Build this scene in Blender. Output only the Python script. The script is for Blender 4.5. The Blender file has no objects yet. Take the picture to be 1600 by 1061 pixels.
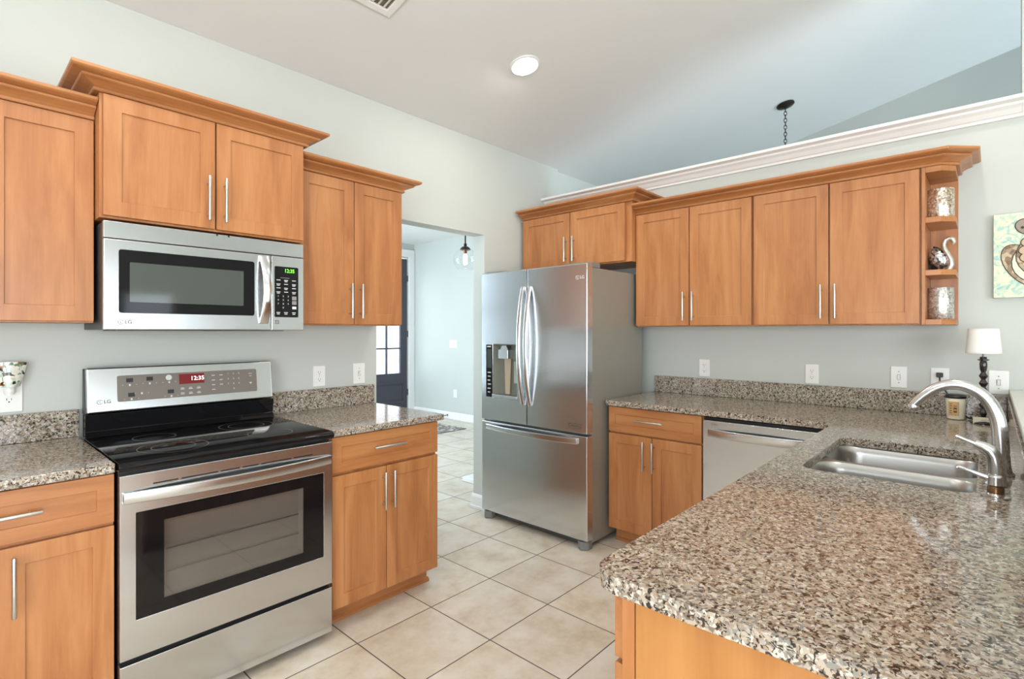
import bpy, bmesh, math, random
from mathutils import Vector, Matrix, geometry
random.seed(7)
SC = bpy.context.scene
COL = SC.collection
PI = math.pi

# ------------------------------------------------------------------ camera
CAM_H = 1.3396
cd = bpy.data.cameras.new('camera')
cam = bpy.data.objects.new('camera', cd)
COL.objects.link(cam)
cam.location = (0, 0, CAM_H)
cam.rotation_euler = (PI / 2, 0, math.radians(42.387 - 90))
cd.sensor_fit = 'HORIZONTAL'
cd.sensor_width = 36
cd.lens = 819.39 / 1600 * 36
cd.shift_x = 0
cd.shift_y = (517.94 - 530.5) / 1600
cd.clip_start = 0.02
SC.camera = cam

# ------------------------------------------------------------------ view, world, daylight
SC.view_settings.view_transform = 'Standard'
SC.view_settings.look = 'None'
SC.view_settings.exposure = -0.45
SC.view_settings.gamma = 1.0
SC.view_settings.use_curve_mapping = False
W = bpy.data.worlds.new('sky'); SC.world = W
W.use_nodes = True
W.node_tree.nodes['Background'].inputs[0].default_value = (0.80, 0.90, 1.0, 1)
W.node_tree.nodes['Background'].inputs[1].default_value = 7.0


def area(name, loc, target, sx, sy, watts, col=(1, 1, 1), shape='RECTANGLE', spread=180):
    l = bpy.data.lights.new(name, 'AREA')
    l.shape = shape; l.size = sx; l.size_y = sy; l.energy = watts; l.color = col
    l.spread = math.radians(spread)
    o = bpy.data.objects.new(name, l); COL.objects.link(o)
    o.location = loc
    d = Vector(target) - Vector(loc)
    o.rotation_euler = d.to_track_quat('-Z', 'Y').to_euler()
    return o


DAY = (0.95, 0.975, 1.0)
BLUE = (0.66, 0.83, 1.0)
# daylight and fill lamps just outside the windows, pointing in
area('patio_fill', (-2.36, -0.9, 1.25), (0, -0.9, 2.45), 2.7, 2.0, 140, DAY)  # fill lamp behind an added window, tilted up to lift the ceiling
area('breakfast_fill', (-.65, -3.92, 1.35), (-.3, 0, 1.7), 2.7, 1.7, 175, DAY)  # fill lamp at an added window, kept clear of the microwave's reflection
area('daylight_dining', (4.45, -3.88, 1.6), (4.45, 0, 2.2), 1.3, 1.6, 230, BLUE)
area('foyer_fill', (1.53, 5.35, 1.55), (5, 5.35, 1.55), 2.2, 1.8, 170, BLUE)  # fill lamp at an added, unseen foyer window
CEIL0, CSL, YA = 2.759, 0.2205, 2.80


def ceil_z(y):
    return CEIL0 + CSL * (YA - y)


# ------------------------------------------------------------------ node materials
def new_mat(name):
    m = bpy.data.materials.new(name); m.use_nodes = True
    nt = m.node_tree
    return m, nt, nt.nodes['Principled BSDF']


def lin(r, g, b):
    f = lambda c: (c / 255 / 12.92) if c / 255 <= 0.04045 else ((c / 255 + 0.055) / 1.055) ** 2.4
    return (f(r), f(g), f(b), 1)


def simple(name, col, rough=0.5, metal=0.0, emit=None, es=1.0, coat=0.0, spec=0.5):
    m, nt, b = new_mat(name)
    b.inputs['Base Color'].default_value = col
    b.inputs['Roughness'].default_value = rough
    b.inputs['Metallic'].default_value = metal
    b.inputs['Specular IOR Level'].default_value = spec
    b.inputs['Coat Weight'].default_value = coat
    if emit:
        b.inputs['Emission Color'].default_value = emit
        b.inputs['Emission Strength'].default_value = es
    # faint surface variation so nothing is perfectly uniform
    n = nt.nodes.new('ShaderNodeTexNoise'); n.inputs['Scale'].default_value = 9
    tc = nt.nodes.new('ShaderNodeTexCoord'); nt.links.new(tc.outputs['Object'], n.inputs['Vector'])
    mr = nt.nodes.new('ShaderNodeMapRange')
    mr.inputs['To Min'].default_value = max(0.0, rough - 0.02); mr.inputs['To Max'].default_value = min(1.0, rough + 0.03)
    nt.links.new(n.outputs['Fac'], mr.inputs['Value']); nt.links.new(mr.outputs['Result'], b.inputs['Roughness'])
    return m


def ramp(nt, stops, interp='LINEAR'):
    r = nt.nodes.new('ShaderNodeValToRGB'); cr = r.color_ramp; cr.interpolation = interp
    while len(cr.elements) < len(stops):
        cr.elements.new(0.5)
    for e, (p, c) in zip(cr.elements, stops):
        e.position = p; e.color = c
    return r


def wood(name, axis, c0, c1, c2, rough=0.36):
    m, nt, b = new_mat(name)
    tc = nt.nodes.new('ShaderNodeTexCoord')
    oi = nt.nodes.new('ShaderNodeObjectInfo')
    off = nt.nodes.new('ShaderNodeVectorMath'); off.operation = 'ADD'
    rv = nt.nodes.new('ShaderNodeVectorMath'); rv.operation = 'SCALE'
    rv.inputs[0].default_value = (7, 13, 5)
    nt.links.new(oi.outputs['Random'], rv.inputs['Scale'])
    nt.links.new(tc.outputs['Object'], off.inputs[0]); nt.links.new(rv.outputs[0], off.inputs[1])
    mp = nt.nodes.new('ShaderNodeMapping')
    s = [9.0, 9.0, 9.0]; s[axis] = 1.1
    mp.inputs['Scale'].default_value = s
    nt.links.new(off.outputs[0], mp.inputs['Vector'])
    n1 = nt.nodes.new('ShaderNodeTexNoise'); n1.inputs['Scale'].default_value = 1.3
    n1.inputs['Detail'].default_value = 5; n1.inputs['Roughness'].default_value = 0.6; n1.inputs['Distortion'].default_value = 0.7
    nt.links.new(mp.outputs[0], n1.inputs['Vector'])
    mp2 = nt.nodes.new('ShaderNodeMapping')
    s2 = [140.0, 140.0, 140.0]; s2[axis] = 5
    mp2.inputs['Scale'].default_value = s2
    nt.links.new(off.outputs[0], mp2.inputs['Vector'])
    n2 = nt.nodes.new('ShaderNodeTexNoise'); n2.inputs['Scale'].default_value = 1.0; n2.inputs['Detail'].default_value = 3
    nt.links.new(mp2.outputs[0], n2.inputs['Vector'])
    add = nt.nodes.new('ShaderNodeMath'); add.operation = 'MULTIPLY_ADD'; add.inputs[1].default_value = 0.16
    nt.links.new(n2.outputs['Fac'], add.inputs[0]); nt.links.new(n1.outputs['Fac'], add.inputs[2])
    r = ramp(nt, [(0.38, c0), (0.55, c1), (0.76, c2)])
    nt.links.new(add.outputs[0], r.inputs['Fac'])
    nt.links.new(r.outputs['Color'], b.inputs['Base Color'])
    b.inputs['Roughness'].default_value = rough
    b.inputs['Coat Weight'].default_value = 0.15; b.inputs['Coat Roughness'].default_value = 0.25
    return m


C0, C1, C2 = lin(156, 97, 54), lin(173, 113, 66), lin(188, 130, 81)
M_WV = wood('honey_maple_vertical', 2, C0, C1, C2)
M_WH = wood('honey_maple_horizontal', 0, C0, C1, C2)
M_WY = wood('honey_maple_depth', 1, C0, C1, C2)
M_PANEL = wood('maple_end_panel', 2, lin(158, 101, 50), lin(172, 115, 60), lin(184, 128, 70))


def granite():
    m, nt, b = new_mat('speckled_granite')
    tc = nt.nodes.new('ShaderNodeTexCoord')
    nd = nt.nodes.new('ShaderNodeTexNoise'); nd.inputs['Scale'].default_value = 60; nd.inputs['Detail'].default_value = 2
    nt.links.new(tc.outputs['Object'], nd.inputs['Vector'])
    mixv = nt.nodes.new('ShaderNodeVectorMath'); mixv.operation = 'MULTIPLY_ADD'
    mixv.inputs[1].default_value = (0.016, 0.016, 0.016)
    nt.links.new(nd.outputs['Color'], mixv.inputs[0]); nt.links.new(tc.outputs['Object'], mixv.inputs[2])
    v = nt.nodes.new('ShaderNodeTexVoronoi'); v.inputs['Scale'].default_value = 165
    nt.links.new(mixv.outputs[0], v.inputs['Vector'])
    sep = nt.nodes.new('ShaderNodeSeparateColor'); nt.links.new(v.outputs['Color'], sep.inputs[0])
    big = nt.nodes.new('ShaderNodeTexNoise'); big.inputs['Scale'].default_value = 26; big.inputs['Detail'].default_value = 4
    nt.links.new(tc.outputs['Object'], big.inputs['Vector'])
    ma = nt.nodes.new('ShaderNodeMath'); ma.operation = 'MULTIPLY_ADD'; ma.inputs[1].default_value = 0.9; 
    sb = nt.nodes.new('ShaderNodeMath'); sb.operation = 'SUBTRACT'; sb.inputs[1].default_value = 0.5
    nt.links.new(big.outputs['Fac'], sb.inputs[0])
    nt.links.new(sb.outputs[0], ma.inputs[0]); nt.links.new(sep.outputs[0], ma.inputs[2])
    r = ramp(nt, [(0.0, lin(122, 109, 97)), (0.16, lin(155, 136, 118)), (0.36, lin(175, 162, 145)), (0.58, lin(162, 154, 142)), (0.72, lin(196, 188, 175)), (0.90, lin(136, 132, 125))], 'CONSTANT')
    nt.links.new(ma.outputs[0], r.inputs['Fac'])
    # dark squiggly flecks
    fl = nt.nodes.new('ShaderNodeTexNoise'); fl.inputs['Scale'].default_value = 105; fl.inputs['Detail'].default_value = 3
    fl.inputs['Roughness'].default_value = 0.6; fl.inputs['Distortion'].default_value = 1.0
    nt.links.new(tc.outputs['Object'], fl.inputs['Vector'])
    r2 = ramp(nt, [(0.0, lin(40, 34, 31)), (0.395, lin(56, 47, 42)), (0.425, lin(120, 100, 85)), (0.455, (1, 1, 1, 1))])
    nt.links.new(fl.outputs['Fac'], r2.inputs['Fac'])
    mx = nt.nodes.new('ShaderNodeMix'); mx.data_type = 'RGBA'; mx.blend_type = 'MULTIPLY'; mx.inputs['Factor'].default_value = 0.92
    nt.links.new(r.outputs['Color'], mx.inputs['A']); nt.links.new(r2.outputs['Color'], mx.inputs['B'])
    nt.links.new(mx.outputs['Result'], b.inputs['Base Color'])
    b.inputs['Roughness'].default_value = 0.09
    b.inputs['Specular IOR Level'].default_value = 0.5
    return m


M_GRAN = granite()


def steel(name, col, rough, aniso=0.6, grain=(2, 2, 700), vertical=False):
    m, nt, b = new_mat(name)
    b.inputs['Base Color'].default_value = col
    b.inputs['Metallic'].default_value = 1.0
    b.inputs['Anisotropic'].default_value = aniso
    geo = nt.nodes.new('ShaderNodeNewGeometry')
    cr = nt.nodes.new('ShaderNodeVectorMath'); cr.operation = 'CROSS_PRODUCT'
    cr.inputs[1].default_value = (0.06, 0.17, 1)
    nt.links.new(geo.outputs['Normal'], cr.inputs[0])
    nt.links.new(cr.outputs[0], b.inputs['Tangent'])
    b.inputs['Roughness'].default_value = rough
    tc = nt.nodes.new('ShaderNodeTexCoord')
    n = nt.nodes.new('ShaderNodeTexNoise'); n.inputs['Scale'].default_value = 2; n.inputs['Detail'].default_value = 0
    nt.links.new(tc.outputs['Object'], n.inputs['Vector'])
    r = ramp(nt, [(0.2, [c * .96 for c in col[:3]] + [1]), (0.8, [c * 1.04 for c in col[:3]] + [1])])
    nt.links.new(n.outputs['Fac'], r.inputs['Fac']); nt.links.new(r.outputs['Color'], b.inputs['Base Color'])
    return m


M_STEEL = steel('brushed_stainless', (0.64, 0.66, 0.68, 1), 0.20, 0.8)
M_STEELB = steel('polished_stainless', (0.66, 0.67, 0.68, 1), 0.22, 0.5)
M_SINK = steel('satin_sink_steel', (0.46, 0.45, 0.43, 1), 0.3, 0.3)
M_NICKEL = simple('satin_nickel', (0.58, 0.56, 0.53, 1), 0.33, 1.0)
M_CHROME = simple('brushed_chrome', (0.68, 0.68, 0.68, 1), 0.24, 1.0)
M_FSIDE = simple('grey_painted_steel', lin(150, 147, 136), 0.42, 0.35)
M_BLACK = simple('black_gloss_glass', (0.006, 0.006, 0.007, 1), 0.05, 0, spec=0.36)
M_BLACKP = simple('black_plastic', (0.012, 0.012, 0.012, 1), 0.35)
M_DGREY = simple('dark_grey_plastic', (0.05, 0.05, 0.05, 1), 0.4)
M_MGREY = simple('mid_grey_plastic', lin(120, 120, 116), 0.45)
M_CTRL = simple('warm_grey_control_glass', lin(122, 114, 105), 0.3, 0.0)
M_RING = simple('burner_ring_print', lin(150, 140, 125), 0.3)
M_MARK = simple('pale_print', lin(215, 215, 212), 0.5)
M_DMARK = simple('dark_print', lin(60, 60, 60), 0.5)
M_REDD = simple('dark_red_display', lin(110, 22, 24), 0.2, emit=lin(110, 20, 22), es=0.5)
M_WDIG = simple('white_digits', (1, 1, 1, 1), 0.4, emit=(1, 0.97, 0.97, 1), es=1.6)
M_GDIG = simple('green_digits', lin(120, 240, 70), 0.4, emit=lin(120, 250, 60), es=1.8)
M_WHITE = simple('white_trim_paint', lin(232, 230, 226), 0.35)
M_PLATE = simple('white_plate_plastic', lin(232, 231, 226), 0.3)
M_SLOT = simple('outlet_slot', lin(45, 42, 40), 0.6)
M_SHADOWGAP = simple('cabinet_gap_shadow', lin(70, 38, 20), 0.7)


def paint(name, col, bump=0.04):
    m, nt, b = new_mat(name)
    b.inputs['Roughness'].default_value = 0.6
    tc = nt.nodes.new('ShaderNodeTexCoord')
    n = nt.nodes.new('ShaderNodeTexNoise'); n.inputs['Scale'].default_value = 120; n.inputs['Detail'].default_value = 3
    nt.links.new(tc.outputs['Object'], n.inputs['Vector'])
    bp = nt.nodes.new('ShaderNodeBump'); bp.inputs['Strength'].default_value = bump; bp.inputs['Distance'].default_value = 0.002
    nt.links.new(n.outputs['Fac'], bp.inputs['Height']); nt.links.new(bp.outputs[0], b.inputs['Normal'])
    n2 = nt.nodes.new('ShaderNodeTexNoise'); n2.inputs['Scale'].default_value = 1.5
    nt.links.new(tc.outputs['Object'], n2.inputs['Vector'])
    mx = nt.nodes.new('ShaderNodeMix'); mx.data_type = 'RGBA'
    mx.inputs['A'].default_value = [c * 0.97 for c in col[:3]] + [1]; mx.inputs['B'].default_value = [min(1, c * 1.03) for c in col[:3]] + [1]
    nt.links.new(n2.outputs['Fac'], mx.inputs['Factor']); nt.links.new(mx.outputs['Result'], b.inputs['Base Color'])
    return m


M_WALL = paint('pale_sage_paint', lin(193, 196, 189))
M_CEIL = paint('ceiling_paint', lin(226, 226, 223))


def tile_mat():
    m, nt, b = new_mat('cream_porcelain_tile')
    T, TX, TY = 0.4018, 1.6175, 2.0079
    tc = nt.nodes.new('ShaderNodeTexCoord')
    sp = nt.nodes.new('ShaderNodeSeparateXYZ'); nt.links.new(tc.outputs['Object'], sp.inputs[0])

    def M(op, a, bb=None):
        n = nt.nodes.new('ShaderNodeMath'); n.operation = op
        if isinstance(a, (int, float)): n.inputs[0].default_value = a
        else: nt.links.new(a, n.inputs[0])
        if bb is not None:
            if isinstance(bb, (int, float)): n.inputs[1].default_value = bb
            else: nt.links.new(bb, n.inputs[1])
        return n.outputs[0]
    ds = []; ids = []
    for k, o in ((0, TX), (1, TY)):
        u = M('DIVIDE', M('SUBTRACT', sp.outputs[k], o), T)
        fr = M('FRACT', u); ids.append(M('FLOOR', u))
        ds.append(M('MULTIPLY', M('MINIMUM', fr, M('SUBTRACT', 1.0, fr)), T))
    d = M('MINIMUM', ds[0], ds[1])
    g = nt.nodes.new('ShaderNodeMapRange'); g.inputs['From Min'].default_value = 0.0019; g.inputs['From Max'].default_value = 0.0034
    nt.links.new(d, g.inputs['Value'])
    cid = nt.nodes.new('ShaderNodeCombineXYZ'); nt.links.new(ids[0], cid.inputs[0]); nt.links.new(ids[1], cid.inputs[1])
    wn = nt.nodes.new('ShaderNodeTexWhiteNoise'); nt.links.new(cid.outputs[0], wn.inputs['Vector'])
    sc = nt.nodes.new('ShaderNodeVectorMath'); sc.operation = 'MULTIPLY_ADD'; sc.inputs[1].default_value = (9, 9, 9)
    nt.links.new(wn.outputs['Color'], sc.inputs[0]); nt.links.new(tc.outputs['Object'], sc.inputs[2])
    n = nt.nodes.new('ShaderNodeTexNoise'); n.inputs['Scale'].default_value = 5.5; n.inputs['Detail'].default_value = 8; n.inputs['Roughness'].default_value = 0.66
    nt.links.new(sc.outputs[0], n.inputs['Vector'])
    r = ramp(nt, [(0.30, lin(190, 172, 148)), (0.46, lin(208, 195, 175)), (0.60, lin(217, 208, 193)), (0.8, lin(224, 218, 207))])
    nt.links.new(n.outputs['Fac'], r.inputs['Fac'])
    hs = nt.nodes.new('ShaderNodeHueSaturation')
    mv = nt.nodes.new('ShaderNodeMapRange'); mv.inputs['To Min'].default_value = 0.93; mv.inputs['To Max'].default_value = 1.04
    nt.links.new(wn.outputs['Value'], mv.inputs['Value']); nt.links.new(mv.outputs['Result'], hs.inputs['Value'])
    nt.links.new(r.outputs['Color'], hs.inputs['Color'])
    mx = nt.nodes.new('ShaderNodeMix'); mx.data_type = 'RGBA'
    mx.inputs['A'].default_value = lin(92, 78, 68)
    nt.links.new(hs.outputs['Color'], mx.inputs['B']); nt.links.new(g.outputs['Result'], mx.inputs['Factor'])
    nt.links.new(mx.outputs['Result'], b.inputs['Base Color'])
    rg = nt.nodes.new('ShaderNodeMapRange'); rg.inputs['To Min'].default_value = 0.8; rg.inputs['To Max'].default_value = 0.32
    nt.links.new(g.outputs['Result'], rg.inputs['Value']); nt.links.new(rg.outputs['Result'], b.inputs['Roughness'])
    bp = nt.nodes.new('ShaderNodeBump'); bp.inputs['Strength'].default_value = 0.5; bp.inputs['Distance'].default_value = 0.002
    nt.links.new(g.outputs['Result'], bp.inputs['Height']); nt.links.new(bp.outputs[0], b.inputs['Normal'])
    return m


M_TILE = tile_mat()


def thin_glass(name, tint=(1, 1, 1, 1), ior=1.5, rough=0.02, boost=0.0):
    m = bpy.data.materials.new(name); m.use_nodes = True
    nt = m.node_tree; nt.nodes.clear()
    out = nt.nodes.new('ShaderNodeOutputMaterial')
    tr = nt.nodes.new('ShaderNodeBsdfTransparent'); tr.inputs[0].default_value = tint
    gl = nt.nodes.new('ShaderNodeBsdfGlossy'); gl.inputs['Roughness'].default_value = rough
    lw = nt.nodes.new('ShaderNodeLayerWeight'); lw.inputs['Blend'].default_value = 0.5
    pw = nt.nodes.new('ShaderNodeMath'); pw.operation = 'POWER'; pw.inputs[1].default_value = 4.5
    nt.links.new(lw.outputs['Facing'], pw.inputs[0])
    ad = nt.nodes.new('ShaderNodeMath'); ad.operation = 'MULTIPLY_ADD'; ad.inputs[1].default_value = ior - 0.8
    ad.inputs[2].default_value = 0.04 + boost
    nt.links.new(pw.outputs[0], ad.inputs[0])
    mx = nt.nodes.new('ShaderNodeMixShader')
    nt.links.new(ad.outputs[0], mx.inputs[0]); nt.links.new(tr.outputs[0], mx.inputs[1]); nt.links.new(gl.outputs[0], mx.inputs[2])
    nt.links.new(mx.outputs[0], out.inputs['Surface'])
    return m


M_PANE = thin_glass('window_glass')
M_OVENG = thin_glass('tinted_oven_glass', (0.74, 0.72, 0.70, 1), 1.6, 0.03, 0.05)
M_GLOBE = thin_glass('clear_globe_glass', (0.97, 0.98, 0.98, 1), 1.35, 0.02)


# ------------------------------------------------------------------ mesh builder
class MB:
    def __init__(s):
        s.v = []; s.f = []

    def add(s, vs, fs):
        o = len(s.v)
        s.v += [tuple(p) for p in vs]
        s.f += [tuple(i + o for i in f) for f in fs]
        return s

    def box(s, x0, x1, y0, y1, z0, z1):
        vs = [(x0, y0, z0), (x1, y0, z0), (x1, y1, z0), (x0, y1, z0), (x0, y0, z1), (x1, y0, z1), (x1, y1, z1), (x0, y1, z1)]
        return s.add(vs, [(0, 3, 2, 1), (4, 5, 6, 7), (0, 1, 5, 4), (1, 2, 6, 5), (2, 3, 7, 6), (3, 0, 4, 7)])

    def prism(s, poly, a0, a1, axis='z'):
        """poly: ccw 2-d outline; extruded along axis."""
        n = len(poly)
        def P(p, a):
            if axis == 'z': return (p[0], p[1], a)
            if axis == 'y': return (p[0], a, p[1])
            return (a, p[0], p[1])
        vs = [P(p, a0) for p in poly] + [P(p, a1) for p in poly]
        fs = [tuple(range(n - 1, -1, -1)), tuple(range(n, 2 * n))]
        fs += [(i, (i + 1) % n, n + (i + 1) % n, n + i) for i in range(n)]
        return s.add(vs, fs)

    def tube(s, path, r, n=12, cap=True, flat=None):
        """round tube along path; r number or list; flat=(ru, rv) scales."""
        P = [Vector(p) for p in path]
        rs = r if isinstance(r, (list, tuple)) else [r] * len(P)
        vs = []
        up = None
        for i, p in enumerate(P):
            t = (P[min(i + 1, len(P) - 1)] - P[max(i - 1, 0)]).normalized()
            if up is None:
                up = Vector((0, 0, 1)) if abs(t.z) < 0.9 else Vector((1, 0, 0))
            u = (up - t * up.dot(t)).normalized(); w = t.cross(u)
            up = u
            for k in range(n):
                a = 2 * PI * k / n
                q = p + u * math.cos(a) * rs[i] * (flat[0] if flat else 1) + w * math.sin(a) * rs[i] * (flat[1] if flat else 1)
                vs.append(q)
        fs = []
        for i in range(len(P) - 1):
            for k in range(n):
                fs.append((i * n + k, i * n + (k + 1) % n, (i + 1) * n + (k + 1) % n, (i + 1) * n + k))
        if cap:
            fs.append(tuple(range(n - 1, -1, -1))); fs.append(tuple(range((len(P) - 1) * n, len(P) * n)))
        return s.add(vs, fs)

    def lathe(s, prof, c=(0, 0, 0), n=28, cap0=True, cap1=True):
        """prof: (r, z) list, around z through c."""
        vs = []
        for r, z in prof:
            for k in range(n):
                a = 2 * PI * k / n
                vs.append((c[0] + r * math.cos(a), c[1] + r * math.sin(a), c[2] + z))
        fs = []
        for i in range(len(prof) - 1):
            for k in range(n):
                fs.append((i * n + k, i * n + (k + 1) % n, (i + 1) * n + (k + 1) % n, (i + 1) * n + k))
        if cap0: fs.append(tuple(range(n - 1, -1, -1)))
        if cap1: fs.append(tuple(range((len(prof) - 1) * n, len(prof) * n)))
        return s.add(vs, fs)

    def disc(s, c, r, y0, y1, n=20):
        """short cylinder along y (a face-on disc)."""
        return s.prism([(c[0] + r * math.cos(2 * PI * k / n), c[1] + r * math.sin(2 * PI * k / n)) for k in range(n)], y0, y1, 'y')

    def sweep(s, prof, path):
        """prof: closed (out, up) outline; path: 2-d points, outward on the right of travel; mitred."""
        n = len(prof); P = [Vector(p) for p in path]; vs = []
        for i, p in enumerate(P):
            ns = []
            if i > 0:
                d = (P[i] - P[i - 1]).normalized(); ns.append(Vector((d.y, -d.x)))
            if i < len(P) - 1:
                d = (P[i + 1] - P[i]).normalized(); ns.append(Vector((d.y, -d.x)))
            if len(ns) == 2:
                m = (ns[0] + ns[1]).normalized(); m = m / max(0.3, m.dot(ns[0]))
            else:
                m = ns[0]
            for o, u in prof:
                vs.append((p.x + m.x * o, p.y + m.y * o, u))
        fs = []
        for i in range(len(P) - 1):
            for k in range(n):
                fs.append((i * n + k, (i + 1) * n + k, (i + 1) * n + (k + 1) % n, i * n + (k + 1) % n))
        fs.append(tuple(range(n))); fs.append(tuple(range(len(P) * n - 1, (len(P) - 1) * n - 1, -1)))
        return s.add(vs, fs)

    def plate_hole(s, x0, x1, z0, z1, hx0, hx1, hz0, hz1, y0, y1):
        O = [(x0, z0), (x1, z0), (x1, z1), (x0, z1)]; H = [(hx0, hz0), (hx1, hz0), (hx1, hz1), (hx0, hz1)]
        vs = [(a, y0, b) for a, b in O] + [(a, y0, b) for a, b in H] + [(a, y1, b) for a, b in O] + [(a, y1, b) for a, b in H]
        fs = []
        for i in range(4):
            j = (i + 1) % 4
            fs.append((i, j, 4 + j, 4 + i)); fs.append((8 + j, 8 + i, 12 + i, 12 + j))
            fs.append((j, i, 8 + i, 8 + j)); fs.append((4 + i, 4 + j, 12 + j, 12 + i))
        return s.add(vs, fs)

    def slab(s, outer, holes, z0, z1):
        """flat slab with holes from 2-d outlines."""
        bm = bmesh.new(); edges = []
        for l in [outer] + holes:
            vv = [bm.verts.new((p[0], p[1], z1)) for p in l]
            edges += [bm.edges.new((vv[k], vv[(k + 1) % len(vv)])) for k in range(len(vv))]
        bmesh.ops.triangle_fill(bm, use_beauty=True, use_dissolve=False, edges=edges)
        ext = bmesh.ops.extrude_face_region(bm, geom=bm.faces[:])
        bmesh.ops.translate(bm, verts=[g for g in ext['geom'] if isinstance(g, bmesh.types.BMVert)], vec=(0, 0, z0 - z1))
        bm.verts.index_update()
        vs = [tuple(v.co) for v in bm.verts]; fs = [tuple(v.index for v in f.verts) for f in bm.faces]
        bm.free()
        return s.add(vs, fs)

    def xform(s, mat):
        s.v = [tuple(mat @ Vector(p)) for p in s.v]; return s


def obj(name, mb, mat, parent=None, bevel=0.0, seg=2, smooth=False, label=None, loc=None, subd=0):
    me = bpy.data.meshes.new(name)
    me.from_pydata(mb.v, [], mb.f); me.update()
    bm = bmesh.new(); bm.from_mesh(me)
    bmesh.ops.recalc_face_normals(bm, faces=bm.faces); bm.to_mesh(me); bm.free()
    me.materials.append(mat)
    o = bpy.data.objects.new(name, me); COL.objects.link(o)
    if parent: o.parent = parent
    if loc: o.location = loc
    if smooth:
        me.polygons.foreach_set('use_smooth', [True] * len(me.polygons))
        try:
            me.set_sharp_from_angle(angle=math.radians(42))
        except Exception:
            pass
    if bevel:
        b = o.modifiers.new('bevel', 'BEVEL'); b.width = bevel; b.segments = seg; b.limit_method = 'ANGLE'; b.angle_limit = math.radians(40)
        if smooth is False and seg > 1:
            me.polygons.foreach_set('use_smooth', [True] * len(me.polygons))
            b.harden_normals = True
    if subd:
        d = o.modifiers.new('subd', 'SUBSURF'); d.levels = subd; d.render_levels = subd
    if label: o['label'] = label
    return o


def pieces(name, mb, mat, parent):
    """every loose piece of mb as a part of its own."""
    par = list(range(len(mb.v)))
    def find(a):
        while par[a] != a:
            par[a] = par[par[a]]; a = par[a]
        return a
    for f in mb.f:
        for v in f[1:]: par[find(v)] = find(f[0])
    isl = {}
    for f in mb.f: isl.setdefault(find(f[0]), []).append(f)
    for fs in isl.values():
        ids = sorted({v for f in fs for v in f}); mp = {v: k for k, v in enumerate(ids)}
        m2 = MB().add([mb.v[v] for v in ids], [tuple(mp[v] for v in f) for f in fs])
        obj(name, m2, mat, parent)


def tag(o, label, cat, group=None, kind=None):
    o['label'] = label; o['category'] = cat
    if group: o['group'] = group
    if kind: o['kind'] = kind
    return o


def thing(name, label, cat, loc=(0, 0, 0), rz=0.0, group=None):
    o = bpy.data.objects.new(name, None); COL.objects.link(o)
    o.empty_display_size = 0.1
    o.location = loc; o.rotation_euler = (0, 0, rz)
    return tag(o, label, cat, group)


def struct(name, mb, mat, **k):
    o = obj(name, mb, mat, **k)
    if not o.parent: o['kind'] = 'structure'
    return o


def text(name, body, size, mat, parent, loc, rot=(PI / 2, 0, 0), depth=0.0004, align='CENTER', bold=0.0, sx=1.0):
    cu = bpy.data.curves.new(name, 'FONT'); cu.body = body; cu.size = size; cu.extrude = depth
    cu.align_x = align; cu.align_y = 'CENTER'; cu.offset = bold; cu.resolution_u = 3
    t = bpy.data.objects.new(name + '_src', cu); COL.objects.link(t)
    bpy.context.view_layer.update()
    me = bpy.data.meshes.new_from_object(t.evaluated_get(bpy.context.evaluated_depsgraph_get()))
    bpy.data.objects.remove(t); bpy.data.curves.remove(cu)
    me.materials.clear(); me.materials.append(mat)
    me.name = name
    o = bpy.data.objects.new(name, me); COL.objects.link(o)
    o.parent = parent; o.location = loc; o.rotation_euler = rot; o.scale = (sx, 1, 1)
    return o


def rrect(x0, x1, y0, y1, r, n=5):
    pts = []
    for cx, cy, a0 in ((x1 - r, y0 + r, -PI / 2), (x1 - r, y1 - r, 0), (x0 + r, y1 - r, PI / 2), (x0 + r, y0 + r, PI)):
        for k in range(n + 1):
            a = a0 + PI / 2 * k / n
            pts.append((cx + r * math.cos(a), cy + r * math.sin(a)))
    return pts


def lg_logo(parent, x, y, z, s, mat, ring=True, txt=True):
    """round face-like emblem and two letters, front at y, facing -y."""
    mb = MB()
    n = 24
    R, r = s * 0.5, s * 0.41
    ang = [PI * 0.12 + (2 * PI - PI * 0.24) * k / n for k in range(n + 1)]
    vs = []
    for a in ang:
        for q in (R, r):
            vs.append((x + q * math.cos(a), y, z + q * math.sin(a)))
    mb.add(vs, [(2 * i, 2 * i + 1, 2 * i + 3, 2 * i + 2) for i in range(n)])
    mb.box(x - 0.03 * s, x + 0.04 * s, y - 0.0003, y, z - 0.22 * s, z + 0.22 * s)
    mb.box(x - 0.03 * s, x + 0.18 * s, y - 0.0003, y, z - 0.22 * s, z - 0.15 * s)
    mb.disc((x - 0.17 * s, z + 0.15 * s), 0.07 * s, y - 0.0003, y, 10)
    obj('logo', mb, mat, parent)
    if txt:
        text('logo_lettering', 'LG', s * 1.05, mat, parent, (x + s * 1.35, y, z), bold=0.0002)


# ------------------------------------------------------------------ room shell
XB, XE, XG = 3.52, 3.667, 5.304     # pony-wall faces, far gable wall
XL, YBK = -2.3, -3.8
YR = -1.4                           # ridge of the vault


def zc(y):
    return ceil_z(y) if y >= YR else ceil_z(YR) - CSL * (YR - y)


struct('floor', MB().box(XL - .12, XG + .12, YBK - .12, 7.2, -0.05, 0), M_TILE)
mb = MB()
prof = [(y, zc(y)) for y in (YA + .12, YR, YBK - .12)]
mb.prism([(YA + .12, zc(YA + .12)), (YR, zc(YR)), (YBK - .12, zc(YBK - .12)), (YBK - .12, zc(YBK - .12) + .1), (YR, zc(YR) + .1), (YA + .12, zc(YA + .12) + .1)], XL - .12, XG + .12, 'x')
struct('ceiling', mb, M_CEIL)
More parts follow.
